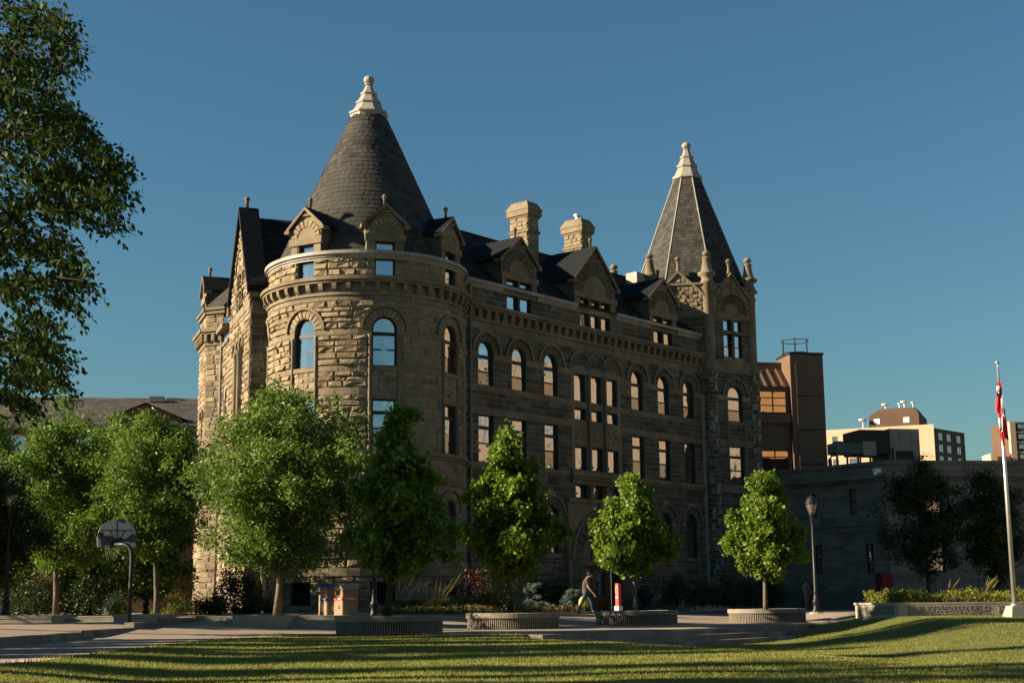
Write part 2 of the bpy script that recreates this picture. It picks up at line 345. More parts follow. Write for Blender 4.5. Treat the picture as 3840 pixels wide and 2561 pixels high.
def wallmesh(P, u0, u1, z0, zt, ops, du=None, depth=.42, extra=()):
    mb = MB(); rv = Reveals(); ztf = zt if callable(zt) else (lambda u: zt)
    bp = {u0, u1, *extra}
    for o in ops:
        bp |= {o['u0'], o['u1']}
        if o.get('arch'):
            r = (o['u1'] - o['u0']) / 2; c = (o['u0'] + o['u1']) / 2; bp |= {c - r * math.cos(math.pi * k / 12) for k in range(1, 12)}
    if du: bp |= {u0 + (u1 - u0) * k / max(1, int((u1 - u0) / du)) for k in range(int((u1 - u0) / du) + 1)}
    bp = sorted(b for b in bp if u0 - 1e-6 <= b <= u1 + 1e-6)
    bp = [b for i, b in enumerate(bp) if i == 0 or b - bp[i - 1] > 1e-4]
    for a, b in zip(bp, bp[1:]):
        m = (a + b) / 2; cur = (z0, z0)
        for o in sorted((o for o in ops if o['u0'] - 1e-6 < m < o['u1'] + 1e-6), key=lambda o: o['z0']):
            mb.quad(P(a, cur[0]), P(b, cur[1]), P(b, o['z0']), P(a, o['z0'])); cur = (optop(o, a), optop(o, b))
        mb.quad(P(a, cur[0]), P(b, cur[1]), P(b, ztf(b)), P(a, ztf(a)))
    for o in ops:
        bd = bound(o); q_ = MB(); rv.append(q_)
        for (ua, za), (ub, zb) in zip(bd, bd[1:] + bd[:1]):
            q_.quad(P(ua, za), P(ub, zb), P(ub, zb, -depth), P(ua, za, -depth))
    return mb, rv
def bound(o, inset=0.0):
    u0, u1, z0, z1 = o['u0'] + inset, o['u1'] - inset, o['z0'] + inset, o['z1']
    if o.get('arch'):
        r = (u1 - u0) / 2; c = (u0 + u1) / 2
        return [(u0, z0), (u1, z0)] + [(c + r * math.cos(math.pi * k / 12), z1 + r * math.sin(math.pi * k / 12)) for k in range(13)]
    return [(u0, z0), (u1, z0), (u1, z1 - inset), (u0, z1 - inset)]
def courses(u0, u1, z0, z1, ops, hmin=.19, hmax=.36, lmin=.4, lmax=1.0, zt=None):
    out = []; z = z0
    while z < z1 - .06:
        h = rnd.choice((hmin, (hmin + hmax) / 2, hmax, hmax * .95)) * rnd.uniform(.9, 1.08)
        if z1 - z - h < hmin * .7: h = z1 - z
        zm = z + h / 2; forb = []
        for o in ops:
            pad = o.get('pad', 0.02)
            if o.get('arch'):
                r = (o['u1'] - o['u0']) / 2; c = (o['u0'] + o['u1']) / 2; ro = r + pad
                if zm > o['z1']:
                    if zm - o['z1'] < ro: hw = math.sqrt(ro * ro - (zm - o['z1']) ** 2); forb.append((c - hw, c + hw))
                elif z + h > o['z0'] + .02: forb.append((o['u0'] - .01, o['u1'] + .01))
            elif z + h > o['z0'] + .02 and z < o['z1'] - .02: forb.append((o['u0'] - .01, o['u1'] + .01))
        forb.sort(); cur = u0; free = []
        for a, b in forb:
            if a > cur: free.append((cur, a))
            cur = max(cur, b)
        if cur < u1: free.append((cur, u1))
        for a, b in free:
            if zt:
                while a < b and zt(a) < z + h: a += .08
                while b > a and zt(b) < z + h: b -= .08
            u = a
            while b - u > .05:
                L = rnd.uniform(lmin, lmax) * (.8 + .5 * h / hmax)
                if b - u - L < lmin * .6: L = b - u
                out.append((u, u + L, z, z + h)); u += L
        z += h
    return out
def stone(mb, P, r, lo, hi, fine=True, g=.016):
    ua, ub, za, zb = r[0] + g, r[1] - g, r[2] + g, r[3] - g
    if ub - ua < .03 or zb - za < .03: return
    us = (0, .07, rnd.uniform(.35, .65), .93, 1) if fine else (0, .08, .92, 1); zs = (0, .13, .87, 1); vs = []; nu = len(us); nz = len(zs); tilt = rnd.uniform(-.3, .3); t2 = rnd.uniform(-.3, .3)
    for j, kz in enumerate(zs):
        for i, ku in enumerate(us):
            edge = i in (0, nu - 1) or j in (0, nz - 1)
            n = lo * rnd.uniform(.6, 1.2) if edge else lo + hi * max(.12, rnd.uniform(.2, 1.0) + tilt * (ku - .5) * 2 + t2 * (kz - .5) * 2)
            ju = 0 if edge else rnd.uniform(-.05, .05); vs.append(P(ua + (ub - ua) * (ku + ju), za + (zb - za) * kz, n))
    fs = [(j * nu + i, j * nu + i + 1, (j + 1) * nu + i + 1, (j + 1) * nu + i) for j in range(nz - 1) for i in range(nu - 1)]
    ring = [(i, 0) for i in range(nu)] + [(nu - 1, j) for j in range(1, nz)] + [(i, nz - 1) for i in range(nu - 2, -1, -1)] + [(0, j) for j in range(nz - 2, 0, -1)]
    o = len(vs); idx = [j * nu + i for i, j in ring]
    for i, j in ring: vs.append(P(ua + (ub - ua) * us[i], za + (zb - za) * zs[j], -.02))
    m = len(ring); fs += [(idx[k], idx[(k + 1) % m], o + (k + 1) % m, o + k) for k in range(m)]
    mb.add(vs, fs)
def ring(mb, P, c, zs, r0, r1, n0, n1, a0=0.0, a1=math.pi, seg=16):       # moulding of square section along an arch
    pr = None
    for k in range(seg + 1):
        a = a0 + (a1 - a0) * k / seg; ca, sa = math.cos(a), math.sin(a)
        q = [P(c + r0 * ca, zs + r0 * sa, n0), P(c + r0 * ca, zs + r0 * sa, n1), P(c + r1 * ca, zs + r1 * sa, n1), P(c + r1 * ca, zs + r1 * sa, n0)]
        if pr:
            for i in range(4): mb.quad(pr[i], pr[(i + 1) % 4], q[(i + 1) % 4], q[i])
        else: mb.quad(*q)
        pr = q
    mb.quad(*pr)
VOUS = []
def voussoirs(P, c, zs, r0, r1, parent, mat, n=11, hi=.05, objs=True, a0=0.0, a1=math.pi, joined=None):
    for k in range(n):
        b0 = a0 + (a1 - a0) * (k + .035) / n; b1 = a0 + (a1 - a0) * (k + .965) / n
        mb = joined if joined is not None else MB(); vs = []
        for nn, e in ((-.02, 0.0), (.02, 0.0), (None, .12)):
            for r, b in ((r0, b0), (r0, b1), (r1, b1), (r1, b0)):
                rr = r + (1 if r == r0 else -1) * e * (r1 - r0); bb = b + (1 if b == b0 else -1) * e * (b1 - b0)
                vs.append(P(c + rr * math.cos(bb), zs + rr * math.sin(bb), nn if nn is not None else .02 + hi * rnd.uniform(.3, 1)))
        mb.add(vs, [(8, 9, 10, 11)] + [(b + i, b + (i + 1) % 4, b + 4 + (i + 1) % 4, b + 4 + i) for b in (0, 4) for i in range(4)])
        if joined is None: mb.build('voussoir', mat, parent, HO)
def band(P, u0, u1, z0, z1, n, mb=None, du=None, n0=-.03):            # projecting course of square section
    mb = mb or MB(); k = max(1, int((u1 - u0) / du)) if du else 1; pr = None
    for i in range(k + 1):
        u = u0 + (u1 - u0) * i / k; q = [P(u, z0, n0), P(u, z0, n), P(u, z1, n), P(u, z1, n0)]
        if pr:
            for j in range(4): mb.quad(pr[j], pr[(j + 1) % 4], q[(j + 1) % 4], q[j])
        else: mb.quad(*q)
        pr = q
    mb.quad(*pr); return mb
def bandblocks(P, u0, u1, z0, z1, n, L=.9, mb=None):                   # smooth band laid in blocks
    mb = mb or MB(); u = u0
    while u < u1 - .02:
        l = min(L * rnd.uniform(.8, 1.25), u1 - u)
        if u1 - u - l < .25: l = u1 - u
        band(P, u + .01, u + l - .01, z0 + .008, z1 - .008, n + rnd.uniform(-.004, .004), mb, .35); u += l
    return mb
WIN = []
def window(P, o, parent, bars, back=.18, fr=.065, sill=True, glass=None, vbars=()):
    mb = MB(); bo = bound(o); bi = bound(o, fr); m = len(bo)
    for i in range(m):
        j = (i + 1) % m
        for (a, b, na, nb) in ((bo, bi, -back + .05, -back + .05), (bi, bi, -back + .05, -back - .04)):
            mb.quad(P(*a[i], na), P(*a[j], na), P(*b[j], nb), P(*b[i], nb))
    u0, u1, z0 = o['u0'] + fr, o['u1'] - fr, o['z0'] + fr
    for zb, h in bars: band(P, o['u0'], o['u1'], zb - h / 2, zb + h / 2, -back + (.06 if h > .1 else .03), mb, n0=-back - .03)
    for vb, za, zb in vbars: band(P, vb - .04, vb + .04, za, zb, -back + .04, mb, n0=-back - .03)
    wo = mb.build('window', M['frame'], parent, HO)
    zl = [z0] + [b[0] for b in bars] + [None]
    for za, zb in zip(zl, zl[1:]):
        pm = MB(); tl = (rnd.uniform(-.012, .012), rnd.uniform(-.01, .01)); K = 10 if zb is None and o.get('arch') else 2
        for i in range(K):
            ua = u0 + (u1 - u0) * i / K; ub = u0 + (u1 - u0) * (i + 1) / K
            ta, tb = (optop(o, ua) , optop(o, ub)) if zb is None else (zb, zb)
            t_ = lambda u, z: -back + tl[0] * (u - u0) + tl[1] * (z - za)
            if max(ta, tb) - za > .01: pm.quad(P(ua, za, t_(ua, za)), P(ub, za, t_(ub, za)), P(ub, tb, t_(ub, tb)), P(ua, ta, t_(ua, ta)))
        pm.build('pane', glass or M['glass_c' if (za == z0 and len(bars) > 1 and rnd.random() < .7) else 'glass'], wo, HO)
    if sill:
        sm = band(P, o['u0'] - .06, o['u1'] + .06, o['z0'] - .2, o['z0'] - .002, .07, n0=-back - .02, du=.3); sm.build('sill', M['dressed'], wo, HO)
    return wo
def opening(u0, w_, z0, z1, arch=False, pad=.02): return dict(u0=u0, u1=u0 + w_, z0=z0, z1=z1, arch=arch, pad=pad)

# ---- main front -------------------------------------------------------------
fops = []; W3 = []; W2 = []; G1 = []
for u in (.72, 3.24, 5.79, 13.43, 16.0, 18.58):
    o = opening(u, 1.12, 11.28, 12.93, True, .50); fops.append(o); W3.append(o)
    o = opening(u, 1.12, 7.49, 9.84); fops.append(o); W2.append(o)
for u in (.62, 3.2, 5.7, 15.95, 18.5):
    o = opening(u, 1.15, 3.25, 5.15, True, .50); fops.append(o); G1.append(o)
TRI = []
for u in (8.26, 9.66, 11.07):
    for z0, z1 in ((11.25, 12.72), (10.26, 10.88), (7.62, 8.86)):
        o = opening(u, 1.02, z0, z1); TRI.append(o); fops.append(o)
    o = opening(u, 1.02, 6.14, 6.86); TRI.append(o); fops.append(o)
DOR = [(3.87, 2.05, 2), (10.25, 2.82, 3), (16.7, 2.02, 2)]         # dormers in the upper wall: centre, window width, lights
for c, w_, nl in DOR:
    k = w_ / nl
    for i in range(nl): fops.append(opening(c - w_ / 2 + i * k + .06, k - .12, 15.34, 16.12))
door = opening(8.45, 3.4, .35, 2.95, True, .75); fops.append(door)
mb, rv = wallmesh(PF, -2.2, 21.6, .2, 16.2, fops, extra=())
fw = mb.build('wall', M['mortar'], hall, HO); fw['label'] = 'long shaded front wall of coursed sandstone'
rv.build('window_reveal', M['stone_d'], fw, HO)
smooth = MB()
for z0, z1, n in ((14.08, 14.42, .03), (9.86, 10.2, .035), (12.62, 12.93, .03), (11.0, 11.27, .03)):
    u = -.1; cut = sorted([(o['u0'], o['u1']) for o in fops if o['z0'] < z1 - .03 and (o['z1'] > z0 + .03)])
    cur = -.1
    for a, b in cut + [(21.5, 22)]:
        if a > cur + .05: bandblocks(PF, cur, a, z0, z1, n, .85, smooth)
        cur = max(cur, b)
smooth.build('dressed_band', M['dressed'], fw, HO)
fs = MB()
tops = [dict(o) for o in fops] + [opening(8.0, 4.4, 7.0, 13.0), opening(8.0, 4.4, 13.0, 13.0)]
for z0, z1 in ((.3, 2.9), (2.9, 7.18), (7.5, 9.86), (10.2, 11.0), (11.27, 12.62), (12.93, 14.08), (15.32, 16.12)):
    big = z1 < 7.2
    for r in courses(-.2, 21.5, z0, z1, tops if z0 < 13 else fops, .21 if not big else .26, .30 if not big else .36, .38, .95):
        stone(fs, PF, r, .012, .035 if not big else .05, False)
tri_o = [o for o in TRI]
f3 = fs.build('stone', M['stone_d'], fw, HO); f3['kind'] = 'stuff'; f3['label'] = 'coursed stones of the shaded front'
hm = MB()
for o in W3 + G1:
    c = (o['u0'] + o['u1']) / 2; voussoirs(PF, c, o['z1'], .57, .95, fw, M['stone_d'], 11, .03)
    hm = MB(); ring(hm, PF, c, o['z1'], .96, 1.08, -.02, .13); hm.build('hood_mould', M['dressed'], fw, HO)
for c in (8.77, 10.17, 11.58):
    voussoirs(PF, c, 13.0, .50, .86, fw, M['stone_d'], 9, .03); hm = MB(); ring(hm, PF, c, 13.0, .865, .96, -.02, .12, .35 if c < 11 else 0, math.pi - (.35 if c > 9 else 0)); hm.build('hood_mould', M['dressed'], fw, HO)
    tm = MB(); tm.poly([PF(c + .5 * math.cos(math.pi * k / 12), 13.0 + .5 * math.sin(math.pi * k / 12), .005) for k in range(13)]); tm.build('blind_arch', M['dressed'], fw, HO)
tm = MB()                                                              # dressed panel behind the triple lights
for a, b in ((8.0, 8.26), (9.28, 9.66), (10.68, 11.07), (12.09, 12.4)): band(PF, a, b, 6.0, 13.0, .025, tm, n0=-.02)
for u in (8.26, 9.66, 11.07):
    for z0, z1 in ((12.72, 13.0), (10.88, 11.25), (10.0, 10.26), (8.86, 9.1), (7.3, 7.62)): band(PF, u, u + 1.02, z0, z1, .03, tm, n0=-.3)
    for i in range(4):
        for j in range(3):
            if (i + j) % 2 == 0: stone(tm, PF, (u + .03 + i * .245, u + .03 + (i + 1) * .245, 9.13 + j * .285, 9.13 + (j + 1) * .285), .02, .06, False)
            else: band(PF, u + .04 + i * .245, u + .02 + (i + 1) * .245, 9.14 + j * .285, 9.12 + (j + 1) * .285, .02, tm)
tm.build('triple_window_surround', M['dressed'], fw, HO)
cm = MB()
for u in (9.47, 10.87):
    for z0, z1 in ((10.1, 12.75), (7.7, 10.1)): cm = MB(); cm.lathe(PF(u, 0, .1), [(.15, z0), (.15, z0 + .12), (.095, z0 + .2), (.09, z1 - .28), (.12, z1 - .2), (.16, z1 - .08), (.16, z1)], 10); cm.build('colonnette', M['dressed'], fw, HO, True)
    cm = MB(); cm.lathe(PF(u, 0, .12), [(.2, 6.1), (.2, 6.2), (.13, 6.28), (.13, 6.7), (.22, 6.84), (.22, 6.9)], 10); cm.build('colonnette', M['dressed'], fw, HO, True)
led = band(PF, 7.6, 12.75, 7.26, 7.5, .42); band(PF, 7.75, 12.6, 7.1, 7.26, .3, led); band(PF, 7.85, 12.5, 6.88, 7.1, .16, led); led.build('ledge', M['dressed'], fw, HO)
for a, b in ((-.2, 7.6), (12.75, 21.5)): sc_ = band(PF, a, b, 7.3, 7.49, .16); band(PF, a, b, 7.2, 7.3, .09, sc_); sc_.build('string_course', M['dressed'], fw, HO)
# entrance arch
PE = flat(FO + FN * .22, FD, FN)
em = MB(); eo = opening(8.45, 3.4, .35, 2.95, True, .8)
e1, erv = wallmesh(PE, 7.35, 12.95, .3, 5.95, [eo], depth=.7); e1.build('entrance_surround', M['dressed'], fw, HO); erv.build('entrance_reveal', M['stone_d'], fw, HO)
sm = MB(); band(PE, 7.35, 12.95, 5.9, 6.1, .1, sm, n0=-.25)
for u in (7.35, 12.95): sm.quad(PE(u, .3), PE(u, 5.95), PE(u, 5.95, -.25), PE(u, .3, -.25))
band(PE, 9.85, 10.45, 4.75, 6.0, .22, sm)
sm.build('entrance_keystone', M['dressed'], fw, HO)
voussoirs(PE, 10.15, 2.95, 1.72, 2.5, fw, M['stone_d'], 15, .09); hm = MB(); ring(hm, PE, 10.15, 2.95, 2.52, 2.66, -.02, .16, seg=24); hm.build('entrance_hood', M['dressed'], fw, HO)
for s_ in (-1, 1):
    for k in range(7):
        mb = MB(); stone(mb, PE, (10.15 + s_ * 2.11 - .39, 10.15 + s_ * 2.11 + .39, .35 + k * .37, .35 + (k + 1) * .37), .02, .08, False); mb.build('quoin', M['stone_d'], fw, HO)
ed = MB(); band(PE, 8.45, 11.85, 2.7, 2.95, -.5, ed, n0=-.72); band(PE, 8.75, 8.9, .35, 2.7, -.5, ed, n0=-.72); band(PE, 11.4, 11.55, .35, 2.7, -.5, ed, n0=-.72); band(PE, 10.1, 10.2, 2.95, 4.65, -.55, ed, n0=-.72)
dr = ed.build('door_frame', M['dressed'], hall, HO)
for a, b in ((8.9, 10.14), (10.16, 11.4)):
    lm = MB(); band(PE, a, b, .36, 1.1, -.6, lm, n0=-.68)
    for u in (a, b - .16): band(PE, u, u + .16, 1.1, 2.7, -.6, lm, n0=-.68)
    band(PE, a, b, 2.5, 2.7, -.6, lm, n0=-.68); lf = lm.build('door_leaf', M['wood'], dr, HO)
pm = MB(); pm.quad(PE(8.9, 1.1, -.64), PE(11.4, 1.1, -.64), PE(11.4, 2.6, -.64), PE(8.9, 2.6, -.64)); pm.build('door_glass', M['glass'], dr, HO)
pm = MB(); pm.poly([PE(10.15 + 1.7 * math.cos(math.pi * k / 16), 2.95 + 1.7 * math.sin(math.pi * k / 16), -.66) for k in range(17)]); pm.build('fanlight', M['glass'], dr, HO)
for o in W3: window(PF, o, hall, ((11.98, .07), (12.72, .16)))
for o in W2: window(PF, o, hall, ((8.45, .07), (9.22, .15)), sill=False)
for o in G1: window(PF, o, hall, ((4.2, .07), (5.05, .15)))
for o in TRI: window(PF, o, hall, (), sill=False, back=.16)

# cornice, corbels, gutter: shared by front and tower
def cornice(P, u0, u1, parent, du=None, step=.62):
    mb = MB(); cs = .62 if not du else .30
    band(P, u0, u1, 15.10, 15.26, .42, mb, du or 3); band(P, u0, u1, 14.98, 15.10, .33, mb, du or 3); band(P, u0, u1, 15.26, 15.33, .16, mb, du or 3)
    band(P, u0, u1, 14.44, 14.58, .12, mb, du or 3); mb.build('cornice', M['dressed'], parent, HO)
    n = int((u1 - u0) / step)
    for i in range(n):
        u = u0 + (i + .5) * (u1 - u0) / n; cb = MB()
        for dz, nn in ((0, 0),):
            pr = [(.0, 14.6), (.14, 14.6), (.24, 14.7), (.30, 14.85), (.30, 14.985), (.0, 14.985)]
            a = [P(u - .1, z, n_) for n_, z in pr]; b = [P(u + .1, z, n_) for n_, z in pr]; m = len(pr)
            cb.add(a + b, [tuple(range(m)), tuple(range(m, 2 * m))[::-1]] + [(k, (k + 1) % m, m + (k + 1) % m, m + k) for k in range(m)])
        cb.build('corbel', M['dressed'], parent, HO)
def gutter(P, u0, u1, parent, du=None, low=True):
    mb = MB()
    if low: band(P, u0, u1, 16.12, 16.22, .07, mb, du); band(P, u0, u1, 16.22, 16.32, .14, mb, du)
    band(P, u0, u1, 16.322, 16.48, .24, mb, du); mb.build('gutter', M['copper'], parent, HO)
cornice(PF, -.35, 21.35, fw)
us = [-.3] + [x for c, w_, nl in DOR for x in (c - w_ / 2 - .35, c + w_ / 2 + .35)] + [21.3]
for a, b in zip(us[::2], us[1::2]): gutter(PF, a, b, fw)
for c, w_, nl in (DOR[0], DOR[2]): gutter(PF, c - w_ / 2 - .35, c + w_ / 2 + .35, fw, low=False)
def downpipe(pts, parent, r=.065, st=.9):
    mb = MB(); mb.tube(pts, r, 10); dp = mb.build('downpipe', M['pipe'], parent, HO, True)
    z = pts[-1].z + .6
    while z < pts[0].z - .4: cl = MB(); cl.lathe(Vector((pts[0].x, pts[0].y, z)), [(r + .015, 0), (r + .015, .06)], 10); cl.build('pipe_bracket', M['pipe'], dp, HO); z += st
p = PF(.0, 0, .16); downpipe([p + Z * 16.2, p + Z * 15.35], hall); downpipe([p + Z * 14.9, p + Z * .4], hall)
p = PF(21.15, 0, .16); downpipe([p + Z * 16.3, p + Z * 15.35], hall); downpipe([p + Z * 14.9, p + Z * .4], hall)

# ---- round tower ------------------------------------------------------------
def arc(deg): return math.radians(deg) * TR
tops_ = []; TW3 = []; TW2 = []; TG = []; TD = []
for deg in (-78, -31, 16, 63):
    c = arc(deg); o = opening(c - .57, 1.14, 11.22, 12.9, True, .50); TW3.append(o); tops_.append(o)
    o = opening(c - .55, 1.10, 7.49, 9.74); TW2.append(o); tops_.append(o)
    o = opening(c - .5, 1.0, 3.2, 4.9, True, .50); TG.append(o); tops_.append(o)
    o = opening(c - .47, .94, 15.34, 16.3); TD.append(o); tops_.append(o)
    o = opening(c - .55, 1.1, .75, 1.75); tops_.append(o); TG.append(o)
UA, UB = arc(-100), arc(112)
mb, rv = wallmesh(PT, UA, UB, .2, 16.3, tops_, du=.3)
tw = mb.build('tower_wall', M['mortar'], hall, HO); tw['label'] = 'round rock-faced corner tower, sunlit on one side'
rv.build('window_reveal', M['stone_d'], tw, HO)
srect = []
zones = ((.3, 2.0), (2.36, 4.6), (4.92, 7.18), (7.49, 9.92), (10.27, 11.0), (11.25, 12.62), (12.9, 14.2), (15.33, 16.12))
for z0, z1 in zones:
    big = z1 < 7.2; a_, b_ = (.21, .30) if not big else (.30, .40)
    bars_ = [opening(arc(d) + s_ * .66 - .1, .2, 7.4, 12.6) for d in (-78, -31, 16, 63) for s_ in (-1, 1)] + [opening(arc(d) - .6, 1.2, 9.7, 11.2) for d in (-78, -31, 16, 63)]
    for r in courses(UA, UB, z0, z1, tops_ + (bars_ if 7.4 < z0 < 12.6 else []), a_, b_, .36 if not big else .6, .85 if not big else 1.3): srect.append(r)
def facing(r):                                         # how large a stone shows in the picture
    a = ((r[0] + r[1]) / 2) / TR - math.radians(5.9); return (r[1] - r[0]) * (r[3] - r[2]) * max(0, math.cos(a)) * (1.0 if r[2] > 7.4 else .4) * (1.25 if a < .1 else .8)
srect.sort(key=facing, reverse=True); sj = MB(); nob = 0
for i, r in enumerate(srect):
    lit = (r[0] + r[1]) / 2 < arc(22); hi = .115 if lit else .05
    if i < 300: mb = MB(); stone(mb, PT, r, .015, hi); mb.build('stone', M['stone'] if True else M['stone_d'], tw, HO)
    else: stone(sj, PT, r, .015, hi)
sj = sj.build('stone', M['stone'], tw, HO); sj['kind'] = 'stuff'; sj['label'] = 'the smaller stones of the tower wall'
bm = MB()
for z0, z1, n in ((14.2, 14.44, .05), (12.63, 12.89, .04), (11.0, 11.24, .04), (9.93, 10.26, .04), (2.0, 2.36, .12), (4.6, 4.92, .05)):
    cut = sorted([(o['u0'], o['u1']) for o in tops_ if o['z0'] < z1 - .03 and o['z1'] > z0 + .03])
    if 9.9 < z0 < 11.2: cut = sorted(cut + [(arc(d) - .57, arc(d) + .57) for d in (-78, -31, 16, 63)])
    cur = UA
    for a, b in cut + [(UB, UB)]:
        if a > cur + .05: bandblocks(PT, cur, a, z0, z1, n, 1.0, bm)
        cur = max(cur, b)
bm.build('dressed_band', M['dressed'], tw, HO)
hm = MB(); cm = MB(); pn = MB()
for deg in (-78, -31, 16, 63):
    c = arc(deg); pn = MB()
    for zs_, r_ in ((12.9, .58), (4.9, .51)): voussoirs(PT, c, zs_, r_, r_ + .39, tw, M['stone'], 11, .05); hm = MB(); ring(hm, PT, c, zs_, r_ + .4, r_ + .52, -.02, .14); hm.build('hood_mould', M['dressed'], tw, HO)
    for s_ in (-1, 1):
        cm = MB(); cm.lathe(PT(c + s_ * .66, 0, .04), [(.1, 7.5), (.1, 7.6), (.075, 7.66), (.075, 12.45), (.1, 12.5), (.11, 12.62)], 10)
        for z in (8.6, 9.7, 10.6, 11.5): cm.lathe(PT(c + s_ * .66, z, .04), [(.088, 0), (.088, .05)], 10)
        cm.build('colonnette', M['dressed'], tw, HO, True)
    for i in range(4):
        for j in range(4):
            r = (c - .57 + i * .285, c - .57 + (i + 1) * .285, 10.05 + j * .24, 10.05 + (j + 1) * .24)
            if (i + j) % 2: stone(pn, PT, r, .0, .05, False)
            else: band(PT, r[0] + .01, r[1] - .01, r[2] + .01, r[3] - .01, .01, pn)
    band(PT, c - .57, c + .57, 9.76, 10.04, .03, pn, .3); pn.build('checker_panel', M['stone'], tw, HO)
for o in TW3: window(PT, o, hall, ((11.98, .07), (12.70, .16)))
for o in TW2: window(PT, o, hall, ((8.45, .07), (9.15, .15)), sill=False)
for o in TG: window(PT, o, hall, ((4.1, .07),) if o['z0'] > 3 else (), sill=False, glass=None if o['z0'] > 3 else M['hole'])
sc_ = band(PT, UA, UB, 7.3, 7.49, .2, du=.3); band(PT, UA, UB, 7.18, 7.3, .1, sc_, du=.3); sc_.build('string_course', M['dressed'], tw, HO)
cornice(PT, UA, arc(100), tw, .3, .60); gutter(PT, UA, arc(100), tw, .3)

# conical slate roof
CZ0, CR0, CZ1, CR1 = 16.42, 4.42, 24.35, .86
cone = MB(); cone.lathe(AX, [(CR0 - .02, CZ0 - .1), (CR1 - .02, CZ1)], 64); co = cone.build('cone_roof', M['lead'], hall, HO)
slope = (CR0 - CR1) / (CZ1 - CZ0); sl_len = math.hypot(CR0 - CR1, CZ1 - CZ0); rows = 33; slates = []
for j in range(rows):
    t0, t1 = j / rows, min(1, (j + 1.35) / rows); r0 = CR0 + (CR1 - CR0) * t0; r1 = CR0 + (CR1 - CR0) * t1; z0 = CZ0 + (CZ1 - CZ0) * t0; z1 = CZ0 + (CZ1 - CZ0) * t1
    n = max(14, int(2 * math.pi * r0 / .26)); off = rnd.random()
    for k in range(n):
        a0 = 2 * math.pi * (k + off) / n; a1 = 2 * math.pi * (k + off + .965) / n
        am = ((a0 + a1) / 2 + math.pi) % (2 * math.pi) - math.pi
        if math.cos(am - math.radians(5.9)) < -.25: continue
        slates.append((r0 * max(0, math.cos(am - math.radians(2))) * (1.2 if am < .25 else .5), a0, a1, r0, r1, z0, z1))
slates.sort(key=lambda s_: -s_[0])
def slate(mb, a0, a1, r0, r1, z0, z1):
    t = .028 + rnd.uniform(-.006, .01); dz = rnd.uniform(-.012, .008)
    f = lambda a, r, z, e: (AX.x + (r + e) * math.sin(a), AX.y - (r + e) * math.cos(a), z + e * slope)
    q = [f(a0, r0, z0 + dz, t), f(a1, r0, z0 + dz, t + rnd.uniform(-.006, .006)), f(a1, r1, z1, .006), f(a0, r1, z1, .006), f(a0, r0, z0 + dz, .0), f(a1, r0, z0 + dz, .0)]
    mb.add(q, ((0, 1, 2, 3), (4, 5, 1, 0), (4, 0, 3), (1, 5, 2)))
sj = MB()
for i, s_ in enumerate(slates):
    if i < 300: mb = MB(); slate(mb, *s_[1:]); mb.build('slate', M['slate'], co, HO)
    else: slate(sj, *s_[1:])
sj = sj.build('slate', M['slate'], co, HO); sj['kind'] = 'stuff'
fm = MB(); prof = [(.9, 24.22), (.93, 24.3), (.93, 24.42), (1.0, 24.48), (1.0, 24.56), (.93, 24.62), (.80, 24.7), (.60, 25.05), (.66, 25.1), (.66, 25.17), (.56, 25.24), (.38, 25.58), (.43, 25.63), (.43, 25.7), (.33, 25.76), (.2, 26.05), (.16, 26.16), (.22, 26.19), (.22, 26.25), (.17, 26.28)]
fm.lathe(AX, prof, 8, math.pi / 8); fm.lathe(AX, [(.17 + .1 * math.sin(math.pi * k / 8) if 0 < k < 8 else .1, 26.27 + .42 * k / 8) for k in range(9)], 12); fm.v = [(x, y, 24.3 + (z - 24.3) * .92) for x, y, z in fm.v]; fm.build('roof_finial', M['copper'], co, HO)

